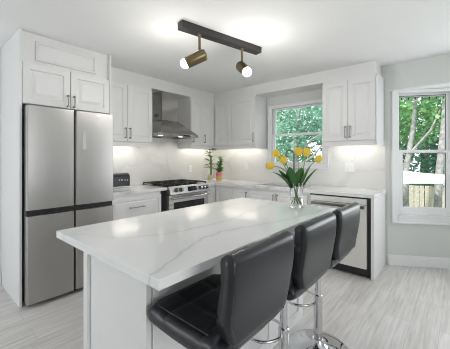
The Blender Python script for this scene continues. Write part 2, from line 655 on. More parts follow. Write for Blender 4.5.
def bay_window(k, name):
    Pp, U, N, L = BP[k], BU[k], BN[k], BL[k]
    r = bpy.data.objects.new(name, None)
    COL.objects.link(r)
    r.location = Pp
    r['kind'] = 'structure'
    ORG[r.name] = Pp.copy()
    c0, c1 = 0.035, L - 0.035
    zb = 0.516
    g0, g1 = 0.144, L - 0.144
    f = B()   # casing: moulded boards around the opening and an apron below
    f.frame_box(Pp, U, N, c0, c0 + 0.075, zb, WZ1 - 0.002, 0.001, 0.022)
    f.frame_box(Pp, U, N, c1 - 0.075, c1, zb, WZ1 - 0.002, 0.001, 0.022)
    f.frame_box(Pp, U, N, c0 + 0.075, c1 - 0.075, WZ1 - 0.04, WZ1 - 0.002, 0.001, 0.022)
    f.frame_box(Pp, U, N, c0 + 0.075, c1 - 0.075, zb, zb + 0.075, 0.001, 0.022)
    f.frame_box(Pp, U, N, c0, c0 + 0.018, zb, WZ1 - 0.002, 0.022, 0.034)
    f.frame_box(Pp, U, N, c1 - 0.018, c1, zb, WZ1 - 0.002, 0.022, 0.034)
    f.frame_box(Pp, U, N, c0, c1, zb, zb + 0.02, 0.022, 0.034)
    part('casing', f, 'trimw', r, 0.004)
    f = B()   # stool/sill
    f.frame_box(Pp, U, N, c0 + 0.07, c1 - 0.07, zb + 0.0751, zb + 0.10, -0.06, 0.03)
    part('sill', f, 'trimw', r, 0.003)
    mid = 1.385

    def sash(u0, u1, z0, z1, w0, w1, s, t, bt):
        f = B()
        f.frame_box(Pp, U, N, u0, u0 + s, z0, z1, w0, w1)
        f.frame_box(Pp, U, N, u1 - s, u1, z0, z1, w0, w1)
        f.frame_box(Pp, U, N, u0 + s, u1 - s, z1 - t, z1, w0, w1)
        f.frame_box(Pp, U, N, u0 + s, u1 - s, z0, z0 + bt, w0, w1)
        s_ = part('sash', f, 'trimw', r, 0.003)
        f = B()
        wm = (w0 + w1) / 2
        f.frame_box(Pp, U, N, u0 + s - .004, u1 - s + .004, z0 + bt - .004, z1 - t + .004, wm - 0.003, wm + 0.003)
        part('pane', f, 'pane', s_)
        f = B()
        q = 0.007
        f.frame_box(Pp, U, N, u0 + s, u0 + s + q, z0 + bt, z1 - t, wm + .003, wm + .007)
        f.frame_box(Pp, U, N, u1 - s - q, u1 - s, z0 + bt, z1 - t, wm + .003, wm + .007)
        f.frame_box(Pp, U, N, u0 + s + q, u1 - s - q, z1 - t - q, z1 - t, wm + .003, wm + .007)
        part('gasket', f, 'slot', s_)
    sash(0.092, L - 0.092, 1.365, WZ1 - 0.004, -0.085, -0.05, 0.052, 0.055, 0.035)
    sash(0.092, L - 0.092, 0.625, 1.40, -0.045, -0.008, 0.075, 0.035, 0.085)
    return r


for k, nm in enumerate(('window_2', 'window_3', 'window_4')):
    bay_window(k, nm)

# baseboards
b = B()
for Pp, U, N, L in zip(BP, BU, BN, BL):
    b.frame_box(Pp, U, N, 0.0, L, 0.0, 0.10, 0.0005, 0.016)
    b.frame_box(Pp, U, N, 0.0, L, 0.10, 0.129, 0.0005, 0.010)
b.box(5.49, 6.15, -0.016, -0.0005, 0.0, 0.129)
struct('baseboard_back', b, 'trimw', bevel=0.004)
b = B(); b.box(0.0005, 0.016, -6.45, -3.19, 0.0, 0.13)
struct('baseboard_left', b, 'trimw', bevel=0.004)
b = B(); b.box(6.134, 6.1495, -6.45, -0.02, 0.0, 0.13)
struct('baseboard_right', b, 'trimw', bevel=0.004)

# window over the sink
w1 = bpy.data.objects.new('window_1', None)
COL.objects.link(w1)
w1['kind'] = 'structure'
w1.location = (1.71, 0, 1.16)
ORG[w1.name] = Vector((1.71, 0, 1.16))
cx0, cx1, cz0, cz1 = 1.228, 2.197, 1.150, 2.135
f = B()
for (u0, u1, z0, z1) in ((cx0, cx0 + 0.06, cz0, cz1), (cx1 - 0.06, cx1, cz0, cz1), (cx0 + 0.06, cx1 - 0.06, cz1 - 0.05, cz1), (cx0 + 0.06, cx1 - 0.06, cz0, cz0 + 0.055)):
    f.box(u0, u1, -0.022, -0.0005, z0, z1)
for (u0, u1, z0, z1) in ((cx0, cx0 + 0.014, cz0, cz1), (cx1 - 0.014, cx1, cz0, cz1), (cx0 + 0.014, cx1 - 0.014, cz1 - 0.014, cz1), (cx0 + 0.014, cx1 - 0.014, cz0, cz0 + 0.014)):
    f.box(u0, u1, -0.032, -0.022, z0, z1)
part('casing', f, 'trimw', w1, 0.003)


def sash1(x0, x1, z0, z1, y0, y1, s, t, bt):
    f = B()
    f.box(x0, x0 + s, y0, y1, z0, z1)
    f.box(x1 - s, x1, y0, y1, z0, z1)
    f.box(x0 + s, x1 - s, y0, y1, z1 - t, z1)
    f.box(x0 + s, x1 - s, y0, y1, z0, z0 + bt)
    s_ = part('sash', f, 'trimw', w1, 0.003)
    ym = (y0 + y1) / 2
    f = B()
    f.box(x0 + s - .004, x1 - s + .004, ym - .003, ym + .003, z0 + bt - .004, z1 - t + .004)
    part('pane', f, 'pane', s_)


sash1(1.277, 2.148, 1.650, 2.093, 0.05, 0.085, 0.045, 0.03, 0.03)
sash1(1.277, 2.148, 1.197, 1.682, 0.006, 0.043, 0.055, 0.032, 0.05)

# soffit above the wall cabinets and over the window
b = B()
b.plate([0.0, 0.305, 2.84], [-2.356, -0.305, -0.0], lambda i, j: i == 0 or j == 1, 2.279, H - 0.0005)
struct('trim_2', b, 'cab', bevel=0.002)
# wall slab of white marble behind the worktops
b = B()
b.box(0.0005, 0.012, -2.356, -0.0005, 0.914, 1.50)
b.box(0.0005, 0.012, -1.606, -0.887, 1.50, 2.278)
struct('wall_backsplash', b, 'splash')
b = B()
b.plate([0.012, 1.227, 2.198, 2.889], [0.914, 1.149, 1.455, 1.535], lambda i, j: (j == 0) or (j == 1 and i != 1) or (j == 2 and i == 2), 0.0005, 0.012)
for v in b.bm.verts:
    v.co = Vector((v.co.x, -v.co.z, v.co.y))
struct('wall_backsplash_return', b, 'splash')


# ------------------------------------------------------------------ cabinets
RAISED = [(0.056, 0.0), (0.062, 0.011), (0.074, 0.011), (0.102, 0.002)]
SHAKER = [(0.055, 0.0), (0.059, 0.009), (0.072, 0.009), (0.088, 0.003)]
SMALL = [(0.040, 0.0), (0.044, 0.009), (0.054, 0.009), (0.068, 0.003)]


def pull(parent, O, U, N, u, z0, z1, horizontal=False, r=0.0055):
    b = B()
    P = lambda uu, zz, w: O + U * uu + Z * zz + N * w
    if horizontal:
        u0, u1 = z0, z1
        z = u
        b.tube([P(u0 - 0.012, z, 0.030), P(u1 + 0.012, z, 0.030)], r)
        b.tube([P(u0, z, 0.0), P(u0, z, 0.030)], r)
        b.tube([P(u1, z, 0.0), P(u1, z, 0.030)], r)
    else:
        b.tube([P(u, z0 - 0.006, 0.030), P(u, z1 + 0.006, 0.030)], r)
        for zz in (z0, z1):
            b.tube([P(u, zz, 0.0), P(u, zz, 0.030)], [r * 1.5, r * 1.2])
            b.tube([P(u, zz - 0.008, 0.030), P(u, zz + 0.008, 0.030)], r * 1.5)
    return part('handle', b, 'handle', parent, smooth=40, label='dark metal bar handle')


def door(parent, O, U, N, u0, u1, z0, z1, rings, name='door', th=0.02):
    b = B()
    b.panel(O, U, N, u0, u1, z0, z1, th, rings)
    return part(name, b, 'cab', parent)


# --- wall cabinets, left wall (face at x = .33, doors to .35)
FA = Vector((0.331, 0, 0))
FB = Vector((0, -0.331, 0))
OA = lambda off: Vector((off, 0, 0))

c = thing('wall_cabinet', 'white two-door wall cabinet between refrigerator and range hood', 'cabinet', (0.0, -1.98, 1.455))
b = B(); b.box(0.013, 0.33, -2.355, -1.607, 1.51, 2.278)
part('body', b, 'cab', c, 0.001)
b = B(); b.box(0.29, 0.325, -2.355, -1.615, 1.455, 1.5095); b.box(0.015, 0.29, -1.64, -1.615, 1.455, 1.5095)
part('light_rail', b, 'cab', c, 0.003)
d = door(c, FA, Y, X, -2.353, -1.984, 1.515, 2.24, SHAKER)
pull(d, OA(.351), Y, X, -2.014, 1.56, 1.68)
d = door(c, FA, Y, X, -1.980, -1.609, 1.515, 2.24, SHAKER)
pull(d, OA(.351), Y, X, -1.950, 1.56, 1.68)

c = thing('wall_cabinet', 'white two-door wall cabinet right of the range hood, next to the corner', 'cabinet', (0.0, -0.62, 1.455))
b = B(); b.box(0.013, 0.33, -0.885, -0.014, 1.51, 2.278)
part('body', b, 'cab', c, 0.001)
b = B(); b.box(0.29, 0.325, -0.880, -0.33, 1.455, 1.5095); b.box(0.015, 0.29, -0.880, -0.855, 1.455, 1.5095)
part('light_rail', b, 'cab', c, 0.003)
d = door(c, FA, Y, X, -0.883, -0.631, 1.515, 2.24, SHAKER)
pull(d, OA(.351), Y, X, -0.855, 1.56, 1.68)
d = door(c, FA, Y, X, -0.627, -0.356, 1.515, 2.24, SHAKER)
pull(d, OA(.351), Y, X, -0.600, 1.56, 1.68)

# --- wall cabinets, back wall
c = thing('wall_cabinet', 'white wall cabinet in the corner, left of the sink window', 'cabinet', (0.77, 0.0, 1.455))
b = B(); b.box(0.3315, 1.195, -0.33, -0.014, 1.51, 2.278)
part('body', b, 'cab', c, 0.001)
b = B(); b.box(0.33, 1.190, -0.325, -0.29, 1.455, 1.5095); b.box(1.165, 1.190, -0.29, -0.015, 1.455, 1.5095)
part('light_rail', b, 'cab', c, 0.003)
d = door(c, FB, X, -Y, 0.357, 0.649, 1.515, 2.24, SHAKER)
d = door(c, FB, X, -Y, 0.653, 1.195, 1.515, 2.24, SHAKER)
pull(d, Vector((0, -.351, 0)), X, -Y, 1.170, 1.56, 1.68)

c = thing('wall_cabinet', 'white two-door wall cabinet between sink window and bay window', 'cabinet', (2.55, 0.0, 1.455))
b = B(); b.box(2.236, 2.848, -0.33, -0.014, 1.51, 2.278)
part('body', b, 'cab', c, 0.001)
b = B(); b.box(2.240, 2.846, -0.325, -0.29, 1.455, 1.5095); b.box(2.24, 2.265, -0.29, -0.015, 1.455, 1.5095)
part('light_rail', b, 'cab', c, 0.003)
b = B(); b.loops([[Vector((2.8485, y, z)) for y, z in ((-0.352, 1.452), (-0.014, 1.452), (-0.014, 2.278), (-0.30, 2.278), (-0.352, 2.245))], [Vector((2.868, y, z)) for y, z in ((-0.352, 1.452), (-0.014, 1.452), (-0.014, 2.278), (-0.30, 2.278), (-0.352, 2.245))]])
part('side_panel', b, 'cab', c, 0.002)
d = door(c, FB, X, -Y, 2.236, 2.543, 1.515, 2.24, SHAKER)
pull(d, Vector((0, -.351, 0)), X, -Y, 2.519, 1.555, 1.68)
d = door(c, FB, X, -Y, 2.547, 2.846, 1.515, 2.24, SHAKER)
pull(d, Vector((0, -.351, 0)), X, -Y, 2.571, 1.555, 1.68)

# --- refrigerator surround
FG = Vector((0.651, 0, 0))
c = thing('over_refrigerator_cabinet', 'deep white cabinet with two raised-panel doors above the refrigerator', 'cabinet', (0.3, -2.77, 1.78))
b = B(); b.box(0.001, 0.65, -3.164, -2.378, 1.782, 2.153); b.box(0.001, 0.628, -3.164, -2.378, 2.153, H - 0.001)
part('body', b, 'cab', c)
d = door(c, FG, Y, X, -3.162, -2.774, 1.785, 2.150, RAISED)
pull(d, OA(.671), Y, X, -2.800, 1.805, 1.905)
d = door(c, FG, Y, X, -2.768, -2.380, 1.785, 2.150, RAISED)
pull(d, OA(.671), Y, X, -2.742, 1.805, 1.905)
b = B()   # raised picture-frame moulding on the filler above the doors
u0, u1, z0, z1 = -3.055, -2.510, 2.190, 2.372
FM = Vector((0.6285, 0, 0))
b.loops([[FM + Y * (u0 + i if s in (0, 3) else u1 - i) + Z * (z0 + i if s < 2 else z1 - i) + X * w for s in range(4)] for i, w in ((0.0, 0.0), (0.003, 0.016), (0.012, 0.018), (0.024, 0.008), (0.028, 0.0))], cap0=False, cap1=False)
part('moulding', b, 'cab', c)
b = B(); b.box(0.001, 0.672, -3.185, -3.165, 0.0, H - 0.001)
solo('tall_side_panel', b, 'cab', 'tall white side panel left of the refrigerator, floor to ceiling', 'cabinet panel', (0.33, -3.175, 0), bevel=0.002)
b = B(); b.box(0.001, 0.672, -2.377, -2.3575, 0.0, H - 0.001)
solo('tall_side_panel', b, 'cab', 'tall white side panel between refrigerator and drawer cabinet', 'cabinet panel', (0.33, -2.367, 0), bevel=0.002)

# --- base cabinets
FL = Vector((0.600, 0, 0))
FK = Vector((0, -0.591, 0))


def base_body(c, x0, x1, y0, y1, toe):
    b = B()
    b.box(x0, x1, y0, y1, 0.10, 0.872)
    part('body', b, 'cab', c, 0.001)
    b = B()
    if toe == 'x':
        b.box(x0 + .01, x1 - 0.06, y0 + .01, y1 - .01, 0.0, 0.0995)
    else:
        b.box(x0 + .01, x1 - .01, y0 + 0.06, y1 - .01, 0.0, 0.0995)
    part('toe_kick', b, 'cab', c)


c = thing('base_cabinet', 'white drawer cabinet between refrigerator and range, under the toaster', 'cabinet', (0.3, -2.01, 0))
base_body(c, 0.014, 0.599, -2.355, -1.655, 'x')
d = door(c, FL, Y, X, -2.352, -1.658, 0.478, 0.835, SMALL, 'drawer')
pull(d, OA(.621), Y, X, 0.715, -2.105, -1.925, True)
d = door(c, FL, Y, X, -2.352, -1.658, 0.115, 0.472, SMALL, 'drawer')
pull(d, OA(.621), Y, X, 0.36, -2.105, -1.925, True)

c = thing('base_cabinet', 'narrow white base cabinet right of the range, beneath the potted plants', 'cabinet', (0.3, -0.5, 0))
base_body(c, 0.014, 0.599, -0.805, -0.014, 'x')
door(c, FL, Y, X, -0.802, -0.618, 0.115, 0.835, SMALL)

c = thing('base_cabinet', 'white base cabinet in the corner run, left of the sink cabinet', 'cabinet', (0.93, -0.3, 0))
base_body(c, 0.6015, 1.255, -0.59, -0.014, 'y')
door(c, FK, X, -Y, 0.632, 0.962, 0.115, 0.835, SMALL)
d = door(c, FK, X, -Y, 0.968, 1.253, 0.115, 0.835, SMALL)
pull(d, Vector((0, -.611, 0)), X, -Y, 1.228, 0.705, 0.805)

c = thing('base_cabinet', 'white two-door sink base cabinet below the window', 'cabinet', (1.70, -0.3, 0))
b = B()
b.box(1.257, 1.275, -0.59, -0.014, 0.10, 0.872); b.box(2.157, 2.175, -0.59, -0.014, 0.10, 0.872)
b.box(1.275, 2.157, -0.59, -0.014, 0.10, 0.12); b.box(1.275, 2.157, -0.59, -0.572, 0.12, 0.872); b.box(1.275, 2.157, -0.03, -0.014, 0.12, 0.872)
part('body', b, 'cab', c, 0.001)
b = B(); b.box(1.267, 2.165, -0.53, -0.02, 0.0, 0.0995)
part('toe_kick', b, 'cab', c)
d = door(c, FK, X, -Y, 1.259, 1.702, 0.115, 0.835, SMALL)
pull(d, Vector((0, -.611, 0)), X, -Y, 1.676, 0.705, 0.805)
d = door(c, FK, X, -Y, 1.708, 2.148, 0.115, 0.835, SMALL)
pull(d, Vector((0, -.611, 0)), X, -Y, 1.734, 0.705, 0.805)

b = B(); b.box(2.855, 2.886, -0.605, -0.013, 0.0, 0.873)
solo('end_panel', b, 'cab', 'white end panel closing the run beside the dishwasher', 'cabinet panel', (2.87, -0.31, 0), bevel=0.002)

# --- worktops
b = B(); b.box(0.0125, 0.627, -2.356, -1.570, 0.874, 0.914)
solo('worktop', b, 'quartz', 'short white quartz worktop between refrigerator and range', 'worktop', (0.32, -1.96, 0.874), bevel=0.003)
b = B()
b.plate([0.0125, 0.627, 1.365, 2.03, 2.895], [-0.806, -0.628, -0.47, -0.12, -0.0125], lambda i, j: (i == 0) or (j >= 1 and not (i == 2 and j == 2)), 0.874, 0.914)
solo('worktop', b, 'quartz', 'long L-shaped white quartz worktop running under the sink window', 'worktop', (1.4, -0.32, 0.874), bevel=0.003)

# --- sink and tap
b = B()
sx0, sx1, sy0, sy1 = 1.368, 2.027, -0.467, -0.123
R = lambda i, z: [Vector((sx0 + i, sy0 + i, z)), Vector((sx1 - i, sy0 + i, z)), Vector((sx1 - i, sy1 - i, z)), Vector((sx0 + i, sy1 - i, z))]
b.loops([R(-0.02, 0.8735), R(0.0, 0.8735), R(0.004, 0.70), R(0.03, 0.68)], cap0=False)
b.loops([R(-0.02, 0.8715), R(-0.003, 0.8715), R(0.0, 0.695), R(0.03, 0.676)], cap0=False)
c = thing('kitchen_sink', 'undermount steel sink basin set in the worktop below the window', 'sink', (1.70, -0.3, 0.68))
part('basin', b, 'sinksteel', c)
b = B(); b.lathe([(0.04, 0.0), (0.04, 0.004), (0.03, 0.004), (0.028, 0.001)], (1.70, -0.3, 0.6802), 20)
part('drain', b, 'chrome', c)
c = thing('kitchen_tap', 'tall gooseneck tap behind the sink, seen among the tulips', 'tap', (1.705, -0.075, 0.9145))
b = B(); b.lathe([(0.028, 0), (0.028, 0.012), (0.02, 0.03), (0.02, 0.07), (0.014, 0.075)], (1.705, -0.075, 0.9145), 20)
part('base', b, 'nickel', c, smooth=40)
b = B()
pts = [Vector((1.705, -0.075, 0.98)), Vector((1.705, -0.075, 1.2)), Vector((1.705, -0.075, 1.33))]
for k in range(1, 10):
    a = PI * k / 10
    pts.append(Vector((1.705, -0.075, 1.33)) + Vector((-0.70, -0.71, 0)) * (0.062 * (1 - math.cos(a))) + Z * (0.092 * math.sin(a)))
e = Vector((1.705, -0.075, 1.33)) + Vector((-0.70, -0.71, 0)) * 0.124
pts += [e, e - Z * 0.05]
b.tube(pts, 0.0115, 12)
part('spout', b, 'nickel', c, smooth=60)
b = B(); b.tube([e - Z * 0.05, e - Z * 0.14], [0.0135, 0.016], 14)
part('spray_head', b, 'nickel', c, smooth=40)
b = B(); b.tube([(1.725, -0.075, 0.96), (1.78, -0.085, 1.0)], [0.007, 0.005], 8)
part('lever', b, 'nickel', c, smooth=40)

# ------------------------------------------------------------------ island
IX0, IX1, IY0, IY1 = 1.9418, 2.8463, -3.3075, -1.6716
c = thing('kitchen_island', 'white kitchen island with veined quartz top and panelled end', 'island', (2.3, -2.45, 0))
b = B(); b.box(IX0, IX1, IY0, IY1, 0.8775, 0.914)
part('worktop', b, 'islandtop', c, 0.002)
b = B(); b.box(1.99, 2.59, -3.165, -1.72, 0.0, 0.877)
part('body', b, 'cab', c, 0.002)
FI = Vector((0, -3.166, 0))
b = B()   # end panel: flat boards framing a recessed field
b.frame_box(FI, X, -Y, 1.978, 2.022, 0.0, 0.876, 0, 0.018)
b.frame_box(FI, X, -Y, 2.452, 2.583, 0.0, 0.876, 0, 0.018)
b.frame_box(FI, X, -Y, 2.583, 2.600, 0.0, 0.876, 0, 0.026)
b.frame_box(FI, X, -Y, 2.022, 2.452, 0.0, 0.10, 0, 0.012)
b.frame_box(FI, X, -Y, 2.022, 2.452, 0.855, 0.876, 0, 0.012)
part('end_panel', b, 'cab', c, 0.002)
FJ = Vector((2.591, 0, 0))
b = B()   # seating side: stiles and rails
for u0, u1 in ((-3.16, -3.08), (-2.72, -2.64), (-2.24, -2.16), (-1.80, -1.722)):
    b.frame_box(FJ, Y, X, u0, u1, 0.0, 0.876, 0, 0.010)
for u0, u1 in ((-3.08, -2.72), (-2.64, -2.24), (-2.16, -1.80)):
    b.frame_box(FJ, Y, X, u0, u1, 0.0, 0.09, 0, 0.010)
    b.frame_box(FJ, Y, X, u0, u1, 0.79, 0.876, 0, 0.010)
part('back_panel', b, 'cab', c, 0.002)
FQ = Vector((1.989, 0, 0))
for u0, u1 in ((-3.155, -2.70), (-2.695, -2.22), (-2.215, -1.73)):
    d = door(c, FQ, Y, -X, u0, u1, 0.115, 0.855, SMALL, th=0.012)
    pull(d, OA(1.976), Y, -X, u1 - 0.03, 0.70, 0.80)

# ------------------------------------------------------------------ refrigerator
c = thing('refrigerator', 'stainless steel four-door refrigerator between two tall white panels', 'refrigerator', (0.4, -2.77, 0))
b = B(); b.box(0.03, 0.715, -3.150, -2.390, 0.03, 1.750)
part('body', b, 'fridgeside', c, 0.004)
b = B(); b.box(0.06, 0.70, -3.13, -2.41, 0.0, 0.0295)
part('plinth', b, 'black', c)
GY = ((-3.155, -2.774), (-2.764, -2.383))
for (y0, y1) in GY:
    b = B()
    prof = [(0.722, y0), (0.763, y0), (0.771, y0 + 0.004), (0.7755, y0 + 0.010)]
    for k in range(1, 20):
        t = k / 20
        prof.append((0.7755 + 0.0045 * (1 - (2 * t - 1) ** 2), y0 + 0.010 + (y1 - y0 - 0.020) * t))
    prof += [(0.7755, y1 - 0.010), (0.771, y1 - 0.004), (0.763, y1), (0.722, y1)]
    b.prism(prof, 0.850, 1.757)
    dr = part('door', b, 'steel', c, smooth=25)
    if y0 > -2.8:
        s = B(); s.box(0.776, 0.7803, -2.702, -2.668, 1.385, 1.560)
        part('display_strip', s, simple('silver_display', (0.62, 0.63, 0.63), 0.25, 0.6), dr, 0.001, label='narrow silver control strip')
        s = B(); s.box(0.7806, 0.7822, -2.573, -2.543, 1.712, 1.722)
        part('badge', s, 'silver', dr, label='small bright badge')
    b = B()
    b.prism(prof, 0.040, 0.798)
    part('door', b, 'steel', c, smooth=25)
b = B(); b.box(0.716, 0.748, -3.150, -2.388, 0.799, 0.849)
part('handle_channel', b, 'black', c, label='dark recessed grip between upper and lower doors')
b = B(); b.box(0.716, 0.745, -2.7735, -2.7645, 0.05, 1.75)
part('door_seal', b, 'black', c)

# ------------------------------------------------------------------ range
RY0, RY1 = -1.560, -0.812
c = thing('gas_range', 'stainless steel slide-in gas range with black grates under the hood', 'range', (0.33, -1.186, 0))
b = B(); b.box(0.014, 0.60, RY0 + .002, RY1 - .002, 0.06, 0.905)
part('body', b, 'fridgeside', c)
b = B(); b.box(0.03, 0.57, RY0 + .02, RY1 - .02, 0.0, 0.0595)
part('plinth', b, 'black', c)
b = B(); b.box(0.014, 0.645, RY0, RY1, 0.9055, 0.918)
part('cooktop', b, 'blackgloss', c, 0.003)
b = B()   # slanted control panel
poly = [(0.602, 0.905), (0.648, 0.922), (0.660, 0.918), (0.690, 0.815), (0.684, 0.806), (0.602, 0.806)]
b.loops([[Vector((x, RY0, z)) for x, z in poly], [Vector((x, RY1, z)) for x, z in poly]])
pn = part('control_panel', b, 'steelh', c, 0.003)
PO = Vector((0.660, 0, 0.918)); PD = Vector((0.030, 0, -0.103)).normalized(); PNn = Vector((0.103, 0, 0.030)).normalized()
pt = lambda y, s, w: PO + PD * s + Y * y + PNn * w
b = B()
b.loops([[pt(y, s, w) for y, s in ((-1.245, 0.018), (-1.075, 0.018), (-1.075, 0.085), (-1.245, 0.085))] for w in (-0.002, 0.003)])
part('display', b, 'blackgloss', pn, label='black glass clock display')
for ky in (-1.455, -1.372, -1.010, -0.945, -0.880):
    b = B()
    cpt = lambda w: pt(ky, 0.052, w)
    b.tube([cpt(0.0), cpt(0.012), cpt(0.014), cpt(0.040), cpt(0.044)], [0.030, 0.030, 0.023, 0.021, 0.017], 18)
    k_ = part('knob', b, 'nickel', pn, smooth=40)
    b = B(); b.tube([cpt(0.0442), cpt(0.046)], 0.014, 14)
    part('knob_cap', b, 'chrome', k_, smooth=40)
b = B(); b.box(0.602, 0.650, RY0 + .003, RY1 - .003, 0.225, 0.798)
dr = part('oven_door', b, 'steelh', c, 0.004)
b = B(); b.box(0.6502, 0.653, RY0 + .085, RY1 - .085, 0.36, 0.70)
part('oven_window', b, 'blackgloss', dr, 0.002, label='dark glass oven window')
b = B()
b.tube([(0.690, RY0 + .02, 0.762), (0.702, RY0 + .2, 0.762), (0.706, -1.186, 0.762), (0.702, RY1 - .2, 0.762), (0.690, RY1 - .02, 0.762)], 0.014, 12)
for y in (RY0 + .035, RY1 - .035):
    b.tube([(0.650, y, 0.762), (0.690, y, 0.762)], 0.012, 10)
part('oven_handle', b, 'chrome', dr, smooth=50)
b = B(); b.box(0.602, 0.648, RY0 + .003, RY1 - .003, 0.065, 0.218)
part('drawer', b, 'steelh', c, 0.004)
for gy in (-1.435, -1.186, -0.937):
    b = B()
    y0, y1, x0, x1 = gy - 0.118, gy + 0.118, 0.05, 0.60
    zt = 0.950
    for y in (y0, y1, gy):
        b.box(x0, x1, y - .005, y + .005, zt - 0.012, zt)
    for x in (x0, x1, 0.19, 0.325, 0.46):
        b.box(x - .005, x + .005, y0, y1, zt - 0.012, zt - 0.0005)
    for x in (x0 + .006, x1 - .006):
        for y in (y0, y1):
            b.box(x - .007, x + .007, y - .007, y + .007, 0.9185, zt - .002)
    part('grate', b, 'iron', c, 0.001)
for bx, by in ((0.19, -1.435), (0.46, -1.435), (0.325, -1.186), (0.19, -0.937), (0.46, -0.937)):
    b = B(); b.lathe([(0.05, 0), (0.05, 0.006), (0.036, 0.008), (0.036, 0.014), (0.03, 0.017)], (bx, by, 0.9182), 20)
    part('burner', b, 'iron', c, smooth=40)

# ------------------------------------------------------------------ range hood
HY0, HY1 = -1.600, -0.893
c = thing('range_hood', 'stainless steel chimney range hood on the wall above the range', 'range hood', (0.25, -1.245, 1.60))
b = B()
cy0, cy1 = -1.405, -1.105
lo = lambda y0, y1, x1, z: [Vector((0.0135, y0, z)), Vector((x1, y0, z)), Vector((x1, y1, z)), Vector((0.0135, y1, z))]
li = lambda i, z: [Vector((0.0135 + i, HY0 + i, z)), Vector((0.52 - i, HY0 + i, z)), Vector((0.52 - i, HY1 - i, z)), Vector((0.0135 + i, HY1 - i, z))]
b.loops([li(0.02, 1.634), li(0.018, 1.611), li(0.0, 1.611), lo(HY0, HY1, 0.52, 1.648), lo(HY0 + .004, HY1 - .004, 0.515, 1.652), lo(cy0, cy1, 0.30, 1.855)])
part('canopy', b, 'hoodsteel', c, 0.002)
b = B(); b.box(0.0135, 0.292, cy0 + .002, cy1 - .002, 1.8555, 2.2785)
part('chimney', b, 'hoodsteel', c, 0.003)
b = B()
for k in range(4):
    b.box(0.10, 0.20, cy0 + .0005, cy0 + .0018, 1.915 + k * .011, 1.921 + k * .011)
part('vent_slots', b, 'slot', c, label='dark vent slots on the chimney side')
b = B(); b.box(0.5203, 0.523, -1.19, -1.06, 1.618, 1.640)
part('control_panel', b, 'blackgloss', c, label='black touch strip')
for y in (-1.43, -1.06):
    b = B(); b.lathe([(0.032, 0.0), (0.032, -0.006), (0.026, -0.0065)], (0.30, y, 1.6335), 18)
    part('lamp', b, M['bulb'] if False else simple('glowing_hood_lamp', (1, 1, 1), 0.4, emit=(1, 0.95, 0.86), estr=4), c)
    sd = bpy.data.lights.new('hood_lamp_light', 'SPOT')
    sd.energy = 2.2; sd.spot_size = math.radians(110); sd.spot_blend = 0.8; sd.shadow_soft_size = 0.03; sd.color = (1, 0.94, 0.84)
    so = bpy.data.objects.new('hood_lamp_light', sd)
    COL.objects.link(so)
    so.parent = c
    so.location = Vector((0.30, y, 1.618)) - ORG[c.name]
    so.rotation_euler = (0, math.radians(28), 0)

# ------------------------------------------------------------------ dishwasher
c = thing('dishwasher', 'stainless steel dishwasher with bar handle at the end of the run', 'dishwasher', (2.51, -0.3, 0))
b = B(); b.box(2.178, 2.852, -0.585, -0.014, 0.02, 0.872)
part('body', b, 'black', c)
b = B(); b.box(2.192, 2.815, -0.622, -0.586, 0.105, 0.790)
dr = part('door', b, 'dwsteel', c, 0.003)
b = B(); b.box(2.192, 2.815, -0.622, -0.586, 0.796, 0.856)
part('control_panel', b, 'dwsteel', c, 0.002)
b = B()
b.box(2.22, 2.80, -0.668, -0.648, 0.755, 0.785)
for x in (2.24, 2.775):
    b.box(x - .01, x + .01, -0.649, -0.6221, 0.76, 0.78)
part('handle', b, 'nickel', dr, 0.004, label='dark steel bar handle')

# ------------------------------------------------------------------ toaster
c = thing('toaster', 'black toaster with silver letters on the worktop beside the refrigerator', 'toaster', (0.13, -2.03, 0.9145))
tx0, tx1, ty0, ty1 = 0.04, 0.215, -2.225, -1.862
b = B()
prof = []
for a in range(0, 91, 15):
    prof.append((tx1 - 0.05 + 0.05 * math.sin(math.radians(a)), 1.052 + 0.05 * math.cos(math.radians(a))))
prof = [(tx0, 0.932)] + [(tx0 + (tx1 - x), z) for x, z in reversed(prof)] + prof + [(tx1, 0.932)]
ins = [(ty0, 0.02), (ty0 + 0.006, 0.008), (ty0 + 0.02, 0.0), (ty1 - 0.02, 0.0), (ty1 - 0.006, 0.008), (ty1, 0.02)]
mxc = (tx0 + tx1) / 2
b.loops([[Vector((mxc + (x - mxc) * (1 - i * 6), y, 0.932 + (z - 0.932) * (1 - i * 2.4))) for x, z in prof] for y, i in ins])
bd = part('body', b, 'toaster', c, smooth=40)
b = B(); b.box(tx0 + .005, tx1 - .005, ty0 + .01, ty1 - .01, 0.9205, 0.9315)
part('base', b, 'silver', c, 0.003, label='silver base band')
for x in (tx0 + .03, tx1 - .03):
    for y in (ty0 + .04, ty1 - .04):
        b = B(); b.lathe([(0.012, 0), (0.012, 0.006)], (x, y, 0.9147), 12)
        part('foot', b, 'black', c)
b = B(); b.box(mxc - .045, mxc - .02, ty0 + .05, ty1 - .05, 1.1005, 1.1022); b.box(mxc + .02, mxc + .045, ty0 + .05, ty1 - .05, 1.1005, 1.1022)
part('bread_slots', b, 'silver', c)
for ch, yy in (('S', -2.015), ('M', -1.980), ('E', -1.940), ('G', -1.905)):
    cu = bpy.data.curves.new('lettering', 'FONT')
    cu.body = ch
    cu.size = 0.027
    cu.align_x = 'CENTER'
    cu.extrude = 0.001
    cu.offset = 0.0003
    cu.materials.append(M['silver'])
    to = bpy.data.objects.new('lettering', cu)
    COL.objects.link(to)
    me = bpy.data.meshes.new_from_object(to)
    bpy.data.objects.remove(to)
    to = bpy.data.objects.new('lettering', me)
    COL.objects.link(to)
    to.parent = bd
    to.location = Vector((tx1 + 0.001, yy, 1.005)) - ORG[c.name]
    to.rotation_euler = (PI / 2, 0, PI / 2)

